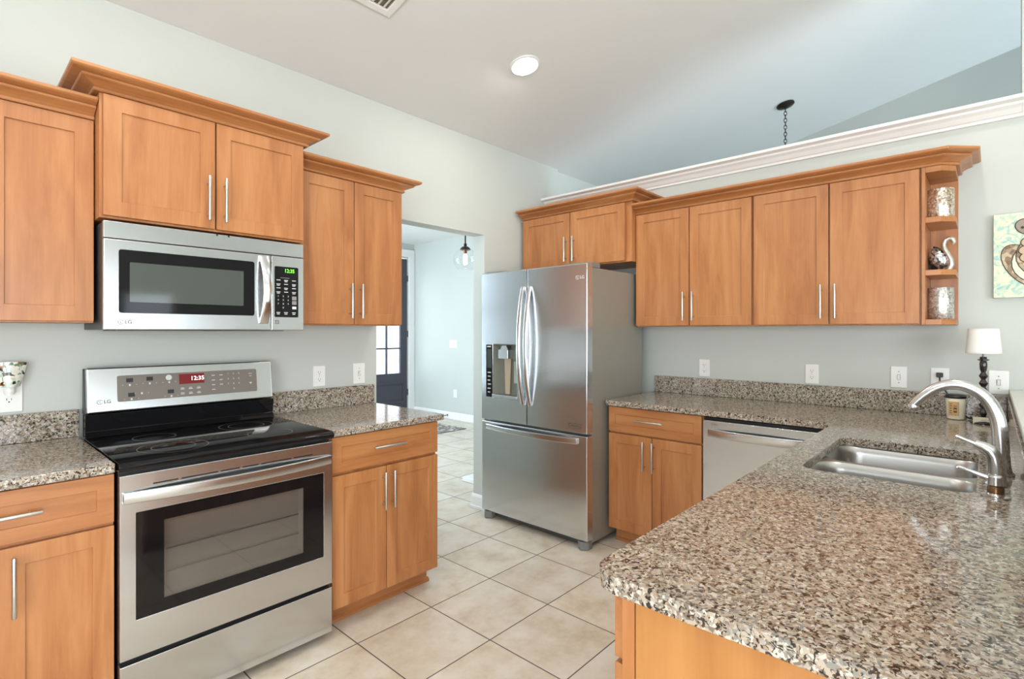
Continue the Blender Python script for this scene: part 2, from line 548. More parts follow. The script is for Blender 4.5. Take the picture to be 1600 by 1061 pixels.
# wall behind the range, with the opening to the foyer
mb = MB()
DX0, DX1, DZ = 1.826, 2.762, 2.062
ztop = CEIL0 - 0.001
mb.box(XL, DX0, YA, YA + .12, 0, ztop); mb.box(DX1, XE, YA, YA + .12, 0, ztop); mb.box(DX0, DX1, YA, YA + .12, DZ, ztop)
struct('wall_range_side', mb, M_WALL)
struct('wall_dining_north', MB().box(XE, XG, YA + .03, YA + .12, 0, ztop), M_WALL)
# pony wall behind the refrigerator run, full height further right
mb = MB()
mb.box(XB, XE, -0.112, YA, 0, 2.44)
mb.prism([(YBK, 0), (-0.112, 0), (-0.112, zc(-0.112) - .001), (YR, zc(YR) - .001), (YBK, zc(YBK) - .001)], XB, XE, 'x')
struct('wall_sink_side', mb, M_WALL)
struct('wall_gable', MB().prism([(YBK, 0), (7.03, 0), (7.03, 2.77), (2.93, 2.77), (YA, zc(YA)), (YR, zc(YR)), (YBK, zc(YBK))], XG, XG + .12, 'x'), M_WALL)


def wall_with_hole_x(name, x0, x1, ya, yb, hy0, hy1, hz0, hz1):
    mb = MB()
    top = min(zc(ya), zc(yb)) - 0.002
    mb.prism([(ya, 0), (hy0, 0), (hy0, zc(hy0) - .002), (ya, zc(ya) - .002)], x0, x1, 'x')
    mb.prism([(hy1, 0), (yb, 0), (yb, zc(yb) - .002), (hy1, zc(hy1) - .002)], x0, x1, 'x')
    mb.box(x0, x1, hy0, hy1, 0, hz0)
    ys = [hy0] + ([YR] if hy0 < YR < hy1 else []) + [hy1]
    mb.prism([(hy0, hz1), (hy1, hz1)] + [(y, zc(y) - .002) for y in reversed(ys)], x0, x1, 'x')
    struct(name, mb, M_WALL)


wall_with_hole_x('wall_patio_side', XL - .12, XL, YBK, YA + .12, -2.25, 0.45, 0.25, 2.25)
mb = MB()
zt = zc(YBK) - .002
holes = [(-2.05, .75, .45, 2.25), (1.65, 2.3, 0.9, 1.9), (3.8, 5.1, 0.8, 2.4)]
xs = XL
for (a, b, c, d) in holes:
    mb.box(xs, a, YBK - .12, YBK, 0, zt); mb.box(a, b, YBK - .12, YBK, 0, c); mb.box(a, b, YBK - .12, YBK, d, zt); xs = b
mb.box(xs, XG, YBK - .12, YBK, 0, zt)
struct('wall_breakfast_side', mb, M_WALL)


def window(n, axis, c, a0, a1, z0, z1, mull):
    r = bpy.data.objects.new('window_%d' % n, None); COL.objects.link(r); r['kind'] = 'structure'
    r.location = ((c, a0, z0) if axis == 'x' else (a0, c, z0))
    w, h = a1 - a0, z1 - z0
    f = MB(); t = .05
    f.plate_hole(0, w, 0, h, t, w - t, t, h - t, -.03, .03)
    for k in range(1, mull + 1):
        x = w * k / (mull + 1); f.box(x - .02, x + .02, -.02, .02, t, h - t)
    f.box(t, w - t, -.018, .018, h / 2 - .02, h / 2 + .02)
    g = MB().box(t, w - t, -.003, .003, t, h - t)
    if axis == 'x': r.rotation_euler = (0, 0, PI / 2)
    obj('frame', f, M_WHITE, r); obj('pane', g, M_PANE, r)
    return r


window(1, 'x', XL - .05, -2.25, 0.45, 0.25, 2.25, 2)  # unseen patio window, added to let in fill light
window(2, 'y', YBK - .04, 1.65, 2.3, 0.9, 1.9, 0)
window(5, 'y', YBK - .04, -2.05, .75, .45, 2.25, 2)  # added wide window, set left so the microwave doesn't mirror it
window(3, 'y', YBK - .04, 3.8, 5.1, 0.8, 2.4, 1)
# foyer beyond the opening
struct('ceiling_foyer', MB().box(1.6, XG, YA + .12, 7.15, 2.77, 2.87), M_CEIL)
mb = MB()
mb.box(1.48, 1.6, YA + .12, 4.2, 0, 2.87); mb.box(1.48, 1.6, 6.5, 7.15, 0, 2.87); mb.box(1.48, 1.6, 4.2, 6.5, 0, .6); mb.box(1.48, 1.6, 4.2, 6.5, 2.5, 2.87)
struct('wall_foyer_left', mb, M_WALL)
window(4, 'x', 1.54, 4.2, 6.5, 0.6, 2.5, 2)  # unseen side window, added to brighten the foyer
FD0, FD1, FDT = 4.155, 5.176, 2.52
mb = MB(); mb.box(1.6, FD0 - .02, 7.03, 7.15, 0, 2.77); mb.box(FD1 + .02, XG + .12, 7.03, 7.15, 0, 2.77); mb.box(FD0 - .02, FD1 + .02, 7.03, 7.15, FDT + .02, 2.77)
struct('wall_foyer_front', mb, M_WALL)
# crown ledge on the pony wall
ledge = [(0, 2.375), (.012, 2.375), (.014, 2.388), (.022, 2.392), (.040, 2.412), (.058, 2.424), (.062, 2.434), (.078, 2.438), (.092, 2.442), (.092, 2.458), (-.155, 2.458), (-.155, 2.4405), (0, 2.4405)]
mb = MB().sweep([(o, u) for o, u in ledge], [(XB, YA - .001), (XB, -0.111)])
mb.sweep([(o, u) for o, u in ledge if o >= 0] , [(XB - .0005, -0.1115), (XB - .0005, YBK + .1)])
struct('trim_ledge_crown', mb, M_WHITE)
# baseboards
bb = [(0, 0.001), (.022, 0.001), (.022, .018), (.014, .022), (.014, .088), (.009, .1), (.004, .106), (0, .106)]
struct('baseboard_foyer_right', MB().sweep(bb, [(XG, 7.02), (XG, YA + .13)]), M_WHITE)
struct('baseboard_opening', MB().sweep(bb, [(DX1 + .03, YA + .12), (DX1, YA + .12), (DX1, YA), (DX1 + .035, YA)][::-1][0:0] or [(XE, YA + .12), (DX1, YA + .12), (DX1, YA), (3.3, YA)]), M_WHITE)
struct('baseboard_foyer_front', MB().sweep(bb, [(1.62, 7.03), (FD0 - .14, 7.03)]), M_WHITE)

# foyer front door
door = bpy.data.objects.new('door_1', None); COL.objects.link(door); door.location = (FD0, 7.05, 0); door['kind'] = 'structure'
M_DOOR = simple('charcoal_door_paint', lin(62, 62, 72), 0.3)
dw = FD1 - FD0; gx0, gx1, gz0, gz1 = .126, dw - .126, .667, 2.3
mb = MB().plate_hole(0, dw, .01, FDT, gx0, gx1, gz0, gz1, 0, .045)
obj('slab', mb, M_DOOR, door, bevel=.003)
mb = MB()
for k in (1, 2):
    x = gx0 + (gx1 - gx0) * k / 3; mb.box(x - .012, x + .012, .005, .04, gz0, gz1)
for k in (1, 2, 3):
    z = gz0 + .4 * k; mb.box(gx0, gx1, .0055, .0395, z - .012, z + .012)
obj('muntins', mb, M_DOOR, door)
obj('pane', MB().box(gx0, gx1, .02, .025, gz0, gz1), M_PANE, door)
mb = MB().plate_hole(.105, dw - .06, .19, .525, .135, dw - .09, .22, .495, -.012, -.0005)
mb.box(.16, dw - .115, -.008, -.0005, .245, .47)
obj('raised_panel', mb, M_DOOR, door, bevel=.006)
for z in (.35, 1.3, 2.2):
    obj('hinge', MB().tube([(dw + .006, -.006, z - .05), (dw + .006, -.006, z + .05)], .008, 8), M_BLACKP, door)
mb = MB()
mb.box(FD1 + .012, FD1 + .122, 7.005, 7.029, 0, FDT + .15); mb.box(FD0 - .122, FD0 - .012, 7.005, 7.029, 0, FDT + .15)
mb.box(FD0 - .122, FD1 + .122, 7.004, 7.0285, FDT + .03, FDT + .15)
struct('trim_door_casing', mb, M_WHITE, bevel=.004)


def brick_mat():
    m, nt, b = new_mat('pale_brick')
    tc = nt.nodes.new('ShaderNodeTexCoord')
    mp = nt.nodes.new('ShaderNodeMapping'); mp.inputs['Rotation'].default_value = (PI / 2, 0, 0)
    nt.links.new(tc.outputs['Object'], mp.inputs['Vector'])
    t = nt.nodes.new('ShaderNodeTexBrick'); t.inputs['Scale'].default_value = 4.5
    t.inputs['Color1'].default_value = lin(232, 226, 220); t.inputs['Color2'].default_value = lin(214, 206, 200); t.inputs['Mortar'].default_value = lin(190, 186, 182)
    nt.links.new(mp.outputs[0], t.inputs['Vector']); nt.links.new(t.outputs['Color'], b.inputs['Base Color'])
    b.inputs['Roughness'].default_value = .8
    return m


struct('wall_porch', MB().box(3.6, 8.2, 9.0, 9.2, -.05, 3.2), brick_mat())
struct('ground', MB().box(2.5, 8.2, 7.2, 9.0, -.08, -.02), simple('porch_concrete', lin(190, 186, 180), .8))

# half wall and cap at the back of the peninsula
struct('wall_peninsula', MB().box(.80, XB - .001, -.20, -.0771, 0, 1.036), M_WALL)
struct('trim_peninsula_cap', MB().box(.77, XB - .001, -.235, -.066, 1.037, 1.058), simple('pale_cap_paint', lin(214, 217, 208), .35), bevel=.004)


# ------------------------------------------------------------------ cabinet parts (local: x right, y into wall, z up)
def shaker(x0, x1, z0, z1, rail=.057, t=.019, rec=.007, y0=0.0):
    mb = MB()
    O = [(x0, z0), (x1, z0), (x1, z1), (x0, z1)]
    I = [(x0 + rail, z0 + rail), (x1 - rail, z0 + rail), (x1 - rail, z1 - rail), (x0 + rail, z1 - rail)]
    vs = [(a, y0, b) for a, b in O] + [(a, y0, b) for a, b in I] + [(a, y0 + rec, b) for a, b in I] + [(a, y0 + t, b) for a, b in O]
    fs = [(8, 9, 10, 11), (12, 15, 14, 13)]
    for i in range(4):
        j = (i + 1) % 4
        fs += [(i, j, 4 + j, 4 + i), (4 + i, 4 + j, 8 + j, 8 + i), (j, i, 12 + i, 12 + j)]
    return mb.add(vs, fs)


def bar_pull(parent, x, z, L, vertical=True, y0=0.0, out=.032):
    """one bar handle with two posts."""
    mb = MB()
    d = Vector((0, 0, L / 2)) if vertical else Vector((L / 2, 0, 0))
    c = Vector((x, y0 - out, z))
    mb.tube([c - d, c - d * .97, c + d * .97, c + d], [.0052, .006, .006, .0052], 12)
    for s in (-.7, .7):
        p = c + d * s
        mb.tube([p, (p.x, y0 - .0003, p.z)], .0045, 10)
    return obj('handle', mb, M_NICKEL, parent, smooth=True, label='brushed nickel bar handle')


CROWN = [(0, 0), (.018, 0), (.021, .005), (.021, .0115), (.015, .0135), (.026, .021), (.044, .029), (.056, .033), (.060, .0365), (.060, .0415), (.053, .0435), (.070, .047), (.084, .050), (.091, .055), (.091, .066), (0, .066)]


def crown(parent, path, z, name='crown_molding'):
    mb = MB().sweep([(o, u + z) for o, u in CROWN], path)
    return obj(name, mb, M_WH, parent, bevel=.0015, seg=1)


def frame_box(mb, x0, x1, y0, y1, z0, z1):
    return mb.box(x0, x1, y0, y1, z0, z1)


def upper_cabinet(label, X, Y, rz, w, depth, z0, z1, doors, crown_path=None, rail=.057, dz=.006, topgap=.0, end_gap=.004):
    """doors: list of (x0, x1, handle_x or None)."""
    r = thing('wall_cabinet', label, 'cabinet', (X, Y, z0), rz)
    H = z1 - z0
    obj('carcass', MB().box(0, w, .021, depth, 0, H), M_WV, r, bevel=.0015)
    for (a, b, hx) in doors:
        d = obj('door', shaker(a, b, dz, H - .012 - topgap, rail), M_WV, r, bevel=.0016)
        if hx is not None:
            bar_pull(d, hx, dz + .03 + .092, .184)
    if crown_path: crown(r, crown_path, H - .008)
    return r


def base_cabinet(label, X, Y, rz, w, depth, drawers, doors, ztop=.872, toe=.114, hollow=False, toe_mold=True, side_open=False, dtop=.868):
    r = thing('base_cabinet', label, 'cabinet', (X, Y, 0), rz)
    if not hollow:
        obj('carcass', MB().box(0, w, .021, depth, toe - .006, ztop), M_WV, r, bevel=.0015)
    else:
        mb = MB(); t = .018
        mb.box(0, t, .042, depth, toe - .006, ztop); mb.box(w - t, w, .042, depth, toe - .006, ztop)
        mb.box(t, w - t, .042, depth, toe - .006, toe + .012); mb.box(t, w - t, depth - .012, depth, toe + .012, ztop)
        mb.box(0, w, .021, .0405, toe - .006, ztop)
        obj('carcass', mb, M_WV, r, bevel=.0012)
    obj('toe_kick', MB().box(.0, w, .095, depth - .02, 0.001, toe - .0065), M_WH, r)
    if toe_mold:
        obj('toe_molding', MB().prism([(.0945, .001), (.082, .001), (.083, .012), (.0945, .022)][::-1], 0, w + (.008 if toe_mold == 2 else 0), 'x'), M_WH, r)
    for (a, b, z0, z1, hx) in drawers:
        d = obj('drawer', shaker(a, b, z0, z1, .046 if z1 - z0 < .2 else .057), M_WH, r, bevel=.0016)
        if hx is not None: bar_pull(d, hx, (z0 + z1) / 2 + .006, .18, False)
    for (a, b, z0, z1, hx) in doors:
        d = obj('door', shaker(a, b, z0, z1), M_WV, r, bevel=.0016)
        if hx is not None: bar_pull(d, hx, z1 - .112, .178)
    return r


NEG90 = -PI / 2
# uppers on the range wall
upper_cabinet('honey wood wall cabinet at the far left above the night light', -.212, 2.4995, 0, .612, .299, 1.372, 2.146,
              [(.004, .304, .275), (.310, .610, .34)], [(-.3, .021), (.612, .021)])
upper_cabinet('taller honey wood wall cabinet above the microwave', .402, 2.41, 0, .777, .388, 1.762, 2.2295,
              [(.009, .386, .356), (.392, .770, .42)], [(0, .36), (0, .021), (.777, .021), (.777, .36)], dz=.008)
upper_cabinet('honey wood two-door wall cabinet beside the foyer opening', 1.183, 2.4995, 0, .618, .299, 1.372, 2.146,
              [(.006, .310, .284), (.314, .616, .345)], [(0, .021), (.618, .021), (.618, .296)])
# base run on the range wall
base_cabinet('honey wood base cabinet at left of the range', -.20, 2.1455, 0, .597, .652,
             [(.002, .595, .709, .868, .325)], [(.002, .3, .104, .697, .27), (.322, .595, .104, .697, .352)])
base_cabinet('honey wood base cabinet between range and foyer opening', 1.171, 2.1455, 0, .602, .652,
             [(.004, .600, .709, .868, .292)], [(.004, .284, .104, .695, .262), (.288, .600, .104, .695, .313)], toe_mold=2)


def splash(parent, x0, x1, y0, y1, z0=.907, z1=1.018):
    return obj('backsplash', MB().box(x0, x1, y0, y1, z0, z1), M_GRAN, parent, bevel=.002)


def counter(name, label, outer, holes=[], z0=.875, z1=.9065):
    c = obj(name, MB().slab(outer, holes, z0, z1), M_GRAN, bevel=.004)
    return tag(c, label, 'countertop')


ct = counter('countertop', 'speckled granite countertop piece left of the range', [(-.22, 2.122), (.394, 2.122), (.394, 2.796), (-.22, 2.796)])
splash(ct, -.22, .394, 2.776, 2.796)
ct = counter('countertop', 'short speckled granite countertop between range and foyer opening', [(1.169, 2.122), (1.797, 2.122), (1.797, 2.796), (1.169, 2.796)])
splash(ct, 1.169, 1.797, 2.776, 2.796)
# long L-shaped counter with the sink cut-out
SX0, SX1, SY0, SY1 = 1.855, 2.505, .03, .452
pen_end = [(.862 - .059 * math.sin(a), .488 + .059 * math.cos(a)) for a in [PI / 2 * k / 7 for k in range(8)]]
outer = [(3.516, 1.795), (2.843, 1.795), (2.843, .547)] + pen_end + [(.803, -.076), (3.516, -.076)]
ct = counter('countertop', 'long L-shaped granite countertop with the sink cut into it', outer, [rrect(SX0, SX1, SY0, SY1, .05)[::-1]])
splash(ct, 3.497, 3.516, -.058, 1.795, .907, 1.022)
obj('backsplash', MB().box(.81, 3.516, -.076, -.060, .907, 1.022), M_GRAN, ct, bevel=.002)

# ------------------------------------------------------------------ range
RG = thing('range', 'stainless electric range with black glass cooktop', 'stove', (.402, 2.115, 0))
RW = .757
obj('body', MB().box(.003, RW - .003, .036, .64, .03, .874), M_BLACKP, RG, bevel=.003)
for fx in (.06, RW - .06):
    for fy in (.08, .58):
        obj('foot', MB().lathe([(.018, .001), (.018, .0295)], (fx, fy, 0), 12), M_BLACKP, RG)
dr = obj('oven_door', MB().plate_hole(.002, RW - .002, .246, .862, .047, .716, .372, .731, 0, .034), M_STEEL, RG, bevel=.003, label='brushed steel oven door with dark window')
g = obj('window', MB().plate_hole(.0475, .7155, .3725, .7305, .128, .628, .416, .688, .001, .006), M_BLACK, dr)
obj('inner_glass', MB().box(.1285, .6275, .002, .0055, .4165, .6875), M_OVENG, dr)
mb = MB()   # oven cavity behind the glass
mb.add([(.11, .0062, .40), (.65, .0062, .40), (.65, .0062, .70), (.11, .0062, .70), (.14, .0355, .43), (.62, .0355, .43), (.62, .0355, .67), (.14, .0355, .67)],
       [(4, 5, 6, 7), (0, 1, 5, 4), (1, 2, 6, 5), (2, 3, 7, 6), (3, 0, 4, 7)])
obj('oven_lining', mb, simple('oven_enamel', lin(176, 172, 166), .5), dr)
mb = MB()
for z in (.495, .575):
    mb.tube([(.142, .030, z), (.618, .030, z)], .003, 6)
    for k in range(23):
        mb.tube([(.15 + .02 * k, .030, z), (.15 + .02 * k, .0345, z - .004)], .0013, 5)
obj('rack', mb, M_STEELB, dr)


def bowed(x0, x1, z0, z1, y0, bulge, th, n=20, power=2.0, zb=0.0):
    """bowed flat bar: bulges toward -y in the middle (zb: sags in z)."""
    mb = MB(); vs = []
    for i in range(n + 1):
        t = i / n; u = abs(2 * t - 1) ** power
        x = x0 + (x1 - x0) * t; yy = y0 - bulge * (1 - u); dz = -zb * (1 - u)
        sh = (z1 - z0) * .12
        vs += [(x, yy + .001, z0 + dz), (x, yy - .001, z0 + sh + dz), (x, yy, z1 + dz), (x, yy + th, z1 + dz), (x, yy + th, z0 + dz)]
    fs = []
    for i in range(n):
        for k in range(5):
            fs.append((i * 5 + k, (i + 1) * 5 + k, (i + 1) * 5 + (k + 1) % 5, i * 5 + (k + 1) % 5))
    fs += [(0, 1, 2, 3, 4), tuple(n * 5 + k for k in (4, 3, 2, 1, 0))]
    return mb.add(vs, fs)


mb = bowed(.010, RW - .010, .768, .806, -.012, .036, .014)
for x in (.010, RW - .040):
    mb.box(x, x + .03, -.013, -.0005, .775, .803)
obj('handle', mb, M_STEELB, dr, bevel=.003)
mb = MB()
for a, b in ((.095, .17), (.18, .30), (.308, .375), (.385, .445), (.455, .575), (.585, .665)):
    mb.box(a, b, -.0006, .002, .818, .8225)
pieces('vent_slot', mb, M_BLACKP, dr)
obj('storage_drawer', MB().box(.002, RW - .002, 0.0, .034, .036, .229), M_STEEL, RG, bevel=.003)
ck = MB().prism([(-.012, .884), (-.008, .876), (.60, .876), (.60, .906), (.0, .906), (-.009, .901), (-.012, .895)][::-1], -.002, RW + .002, 'x')
cko = obj('cooktop', ck, M_BLACK, RG, bevel=.002, label='black glass cooktop')
mb = MB().box(.012, RW - .012, .002, .59, .9066, .9069)


def ring(cx, cy, r, w, z):
    n = 56; vs = []
    for k in range(n):
        a = 2 * PI * k / n
        for q in (r, r - w):
            vs.append((cx + q * math.cos(a), cy + q * math.sin(a), z))
    return MB().add(vs, [(2 * k, 2 * ((k + 1) % n), 2 * ((k + 1) % n) + 1, 2 * k + 1) for k in range(n)])


for cx, cy, rr in ((.20, .165, (.115, .072)), (.56, .165, (.088,)), (.20, .425, (.075,)), (.56, .425, (.112, .075))):
    for r_ in rr:
        obj('burner_ring', ring(cx, cy, r_, .0016, .9064), M_RING, cko)
# backguard
BGY0, BGZ0, BGY1, BGZ1 = .580, 1.004, .604, 1.192
obj('backguard_base', MB().prism([(.575, .908), (.64, .908), (.64, 1.0), (.582, 1.0), (.592, .93)], 0.0, RW - .004, 'x'), M_BLACK, RG, bevel=.002, label='black lower band of the backguard')
th = math.atan2(BGY1 - BGY0, BGZ1 - BGZ0)
bg = bpy.data.objects.new('backguard', None)
bgm = MB().box(.004, RW - .008, 0, .028, 0, .188)
bgo = obj('backguard', bgm, M_STEELB, RG, bevel=.008, seg=3, label='tilted stainless backguard with touch controls')
bgo.location = (0, BGY0, BGZ0); bgo.rotation_euler = (-th, 0, 0)
bpy.data.objects.remove(bg)
obj('back_cap', MB().prism([(BGY0 + .03, 1.002), (.645, 1.002), (.645, 1.185), (BGY1 + .03, 1.185)], 0.0, RW - .004, 'x'), M_BLACKP, RG)
cp = obj('control_panel', MB().prism(rrect(.106, .672, .040, .150, .008), -.0022, -.0002, 'y'), M_CTRL, bgo)
obj('display', MB().box(.334, .436, -.0035, -.0023, .098, .143), M_REDD, bgo)
text('display_digits', '12:35', .026, M_WDIG, bgo, (.408, -.0038, .121), bold=.0001)
mb = MB(); rnd = random.Random(3)
for (x, z) in ((.150, .128), (.222, .130), (.155, .066), (.300, .068)):
    mb.box(x - .012, x + .012, -.003, -.0023, z - .008, z + .009)
pieces('burner_icon', mb, M_BLACKP, bgo)
mb = MB()
for (x, z) in ((.150, .108), (.222, .110), (.295, .110), (.155, .048), (.302, .048), (.192, .07)):
    mb.box(x - .003, x + .003, -.003, -.0023, z - .004, z + .004); mb.box(x - .026, x - .023, -.003, -.0023, z, z + .002); mb.box(x + .023, x + .026, -.003, -.0023, z, z + .002)
for r_ in range(2):
    for c_ in range(3):
        mb.box(.338 + c_ * .033, .354 + c_ * .033, -.003, -.0023, .074 - r_ * .022, .077 - r_ * .022)
        mb.box(.340 + c_ * .033, .352 + c_ * .033, -.003, -.0023, .080 - r_ * .022, .082 - r_ * .022)
for r_ in range(4):
    for c_ in range(2):
        if r_ == 3 and c_ == 1: continue
        mb.box(.468 + c_ * .034, .482 + c_ * .034, -.003, -.0023, .128 - r_ * .022, .131 - r_ * .022)
mb.box(.634, .650, -.003, -.0023, .128, .130); mb.box(.637, .648, -.003, -.0023, .116, .118)
pieces('key_mark', mb, M_MARK, bgo)
obj('indicator', MB().disc((.294, .131), .012, -.003, -.0023), M_MARK, bgo)
for i, dgt in enumerate('1234567890'):
    c_, r_ = (i % 3, i // 3) if i < 9 else (1, 3)
    text('key_digit', dgt, .011, M_MARK, bgo, (.540 + c_ * .024, -.0028, .133 - r_ * .024))
obj('start_icon', MB().prism([(.636, .086), (.649, .086), (.6425, .077)][::-1], -.003, -.0023, 'y'), M_MARK, bgo)
lg_logo(bgo, .047, -.0006, .045, .019, M_DMARK)

# ------------------------------------------------------------------ microwave
MW = thing('microwave', 'stainless over-the-range microwave showing 12:35', 'microwave', (.409, 2.40, 1.345))
MWW, MH = .759, .404
obj('body', MB().box(.002, MWW - .002, .021, .385, .001, MH - .003), M_DGREY, MW, bevel=.002)
obj('top_vent_panel', MB().box(0, MWW, 0, .020, .341, MH), M_STEELB, MW, bevel=.003)
for x in (.38, .425):
    obj('vent_clip', MB().box(x, x + .006, -.003, -.0001, MH - .008, MH - .0005), M_BLACKP, MW)
md = obj('door', MB().box(0, .606, 0, .020, .0, .3385), M_STEELB, MW, bevel=.004, seg=3)
obj('window', MB().prism(rrect(.046, .534, .064, .302, .010), -.0018, -.0002, 'y'), M_BLACK, md)
M_MWG = simple('meshed_grey_glass', lin(74, 80, 74), .07, coat=.4)
obj('window_screen', MB().prism(rrect(.080, .488, .106, .256, .003), -.0024, -.0019, 'y'), M_MWG, md)
# bowed vertical handle
vs = []; n = 18; mb = MB()
for i in range(n + 1):
    t = i / n; u = (2 * t - 1) ** 2; z = .030 + .302 * t; y = -.010 - .038 * (1 - u); wv = .019 - .003 * (1 - u); cx = .572 + .004 * (1 - u)
    vs += [(cx - wv, y + .004, z), (cx + wv * .2, y - .003, z), (cx + wv, y + .002, z), (cx + wv, y + .014, z), (cx - wv, y + .014, z)]
fs = []
for i in range(n):
    for k in range(5):
        fs.append((i * 5 + k, (i + 1) * 5 + k, (i + 1) * 5 + (k + 1) % 5, i * 5 + (k + 1) % 5))
fs += [(4, 3, 2, 1, 0), tuple(n * 5 + k for k in range(5))]
mb.add(vs, fs)
mb.box(.556, .588, -.009, -.0005, .032, .058); mb.box(.556, .588, -.009, -.0005, .305, .331)
obj('handle', mb, M_STEELB, md, bevel=.002)
lg_logo(md, .052, -.0004, .030, .018, M_DMARK)
mp_ = obj('control_panel', MB().box(.6085, MWW, 0, .020, .0, .3385), M_STEELB, MW, bevel=.003)
obj('keypad', MB().prism(rrect(.622, .732, .060, .292, .006), -.0018, -.0002, 'y'), M_BLACK, mp_)
text('display_digits', '12:35', .024, M_GDIG, mp_, (.690, -.0024, .273), bold=.0001, sx=.9)
for i, dgt in enumerate('1234567890'):
    c_, r_ = (i % 3, i // 3) if i < 9 else (1, 3)
    text('key_digit', dgt, .0105, M_MARK, mp_, (.638 + c_ * .023, -.0022, .156 - r_ * .0175))
mb = MB()
for r_, z in enumerate((.228, .210, .192, .174)):
    for x in (.630, .665, .702):
        mb.box(x, x + .018, -.0024, -.0019, z, z + .003)
        if (r_ + int(x * 1000)) % 2: mb.box(x + .002, x + .015, -.0024, -.0019, z - .006, z - .003)
mb.box(.648, .690, -.0024, -.0019, .240, .2408)
for x in (.630, .665, .702):
    mb.box(x, x + .017, -.0024, -.0019, .080, .083); mb.box(x + .002, x + .015, -.0024, -.0019, .073, .076)
mb.box(.703, .722, -.0024, -.0019, .098, .110)
pieces('key_mark', mb, M_MARK, mp_)
mb = MB(); mb.box(.702, .723, -.0024, -.0019, .140, .157); mb.box(.702, .723, -.0024, -.0019, .119, .136)
obj('key_block', mb, simple('grey_key', lin(140, 136, 132), .4), mp_)
mb = MB().plate_hole(.626, .642, .030, .046, .628, .640, .032, .044, -.0006, 0); mb.box(.631, .637, -.0006, 0, .037, .040)
obj('badge', mb, M_DMARK, mp_)
obj('bottom_grille', MB().box(.05, .35, .06, .3, -.004, .0005).box(.42, .69, .06, .3, -.004, .0005), M_MGREY, MW)

# ------------------------------------------------------------------ refrigerator (front faces -x)
FR = thing('refrigerator', 'stainless French door refrigerator with ice and water dispenser', 'refrigerator', (2.655, 2.7205, 0), NEG90)
FW = .914
obj('body', MB().box(.006, FW - .006, .066, .69, .035, 1.735), M_FSIDE, FR, bevel=.004, label='grey painted cabinet body')
obj('base_grille', MB().box(.07, FW - .07, .05, .064, .018, .075), M_DGREY, FR)
Z0, Z1 = .712, 1.757
DXS = (.048, .112, .344)
DZ0, DZ1 = .874, 1.246
ld = obj('door', MB().plate_hole(0, .4265, Z0, Z1, DXS[1], DXS[2], DZ0, DZ1, 0, .062), M_STEEL, FR, bevel=.007, seg=3, label='left refrigerator door with dispenser')
rd = obj('door', MB().box(.4325, FW, 0, .062, Z0, Z1), M_STEEL, FR, bevel=.007, seg=3, label='plain right refrigerator door')
fz = obj('freezer_drawer', MB().box(0, FW, 0, .062, .058, .699), M_STEEL, FR, bevel=.007, seg=3)
# dispenser
cavm = MB()
a, b, c, d = DXS[1] + .0005, DXS[2] - .0005, DZ0 + .0005, DZ1 - .0005
cavm.add([(a, .0015, c), (b, .0015, c), (b, .0015, d), (a, .0015, d), (a + .012, .055, c), (b - .012, .055, c), (b - .012, .055, d), (a + .012, .055, d)],
         [(4, 5, 6, 7), (0, 1, 5, 4), (1, 2, 6, 5), (2, 3, 7, 6), (3, 0, 4, 7)])
obj('dispenser_recess', cavm, simple('dispenser_grey', lin(128, 130, 120), .4), ld)
obj('dispenser_controls', MB().prism(rrect(DXS[0], DXS[1] - .001, DZ0, DZ1, .004), -.002, -.0004, 'y'), M_BLACK, ld)
mb = MB()
for i, z in enumerate((.905, .932, .962, .990, 1.018, 1.045)):
    mb.box(.066 - (i % 2) * .003, .088 + (i % 3) * .004, -.0026, -.0021, z, z + .006)
mb.box(.058, .096, -.0026, -.0021, 1.228, 1.236)
pieces('key_mark', mb, M_MARK, ld)
obj('screen', MB().box(.058, .102, -.0026, -.0021, 1.08, 1.215), simple('dim_screen', lin(52, 60, 54), .2), ld)
mb = MB().box(.178, .268, -.012, .05, 1.150, 1.214)
obj('dispenser_nozzle', mb, M_STEELB, ld, bevel=.003)
obj('nozzle_neck', MB().prism([(.19, 1.2145), (.262, 1.2145), (.245, 1.242), (.207, 1.242)], -.004, .04, 'y'), M_STEELB, ld)
obj('paddle', MB().prism([(.205, .90), (.245, .90), (.258, 1.149), (.196, 1.149)], .030, .042, 'y'), simple('paddle_tan', lin(170, 150, 125), .4), ld, bevel=.003)
obj('water_panel', MB().box(.27, .33, .050, .053, .98, 1.13), simple('pale_grey_panel', lin(175, 188, 178), .4), ld)
obj('drip_tray', MB().box(DXS[1] + .001, DXS[2] - .001, -.010, .05, DZ0 + .0006, DZ0 + .022), M_STEELB, ld, bevel=.003)


def vbow(cx, z0, z1, y0, bulge, w, lean):
    mb = MB(); vs = []; n = 22
    for i in range(n + 1):
        t = i / n; u = abs(2 * t - 1) ** 2.2; z = z0 + (z1 - z0) * t; y = y0 - bulge * (1 - u)
        vs += [(cx - w / 2, y + .006, z), (cx, y - .002, z), (cx + w / 2, y + .003, z), (cx + w / 2, y + .018, z), (cx - w / 2, y + .018, z)]
    fs = []
    for i in range(n):
        for k in range(5):
            fs.append((i * 5 + k, (i + 1) * 5 + k, (i + 1) * 5 + (k + 1) % 5, i * 5 + (k + 1) % 5))
    fs += [(4, 3, 2, 1, 0), tuple(n * 5 + k for k in range(5))]
    mb.add(vs, fs)
    for z in (z0 + .004, z1 - .034):
        mb.box(cx - w / 2 + .003, cx + w / 2 - .003, y0 + .004, -.0005, z, z + .03)
    return mb


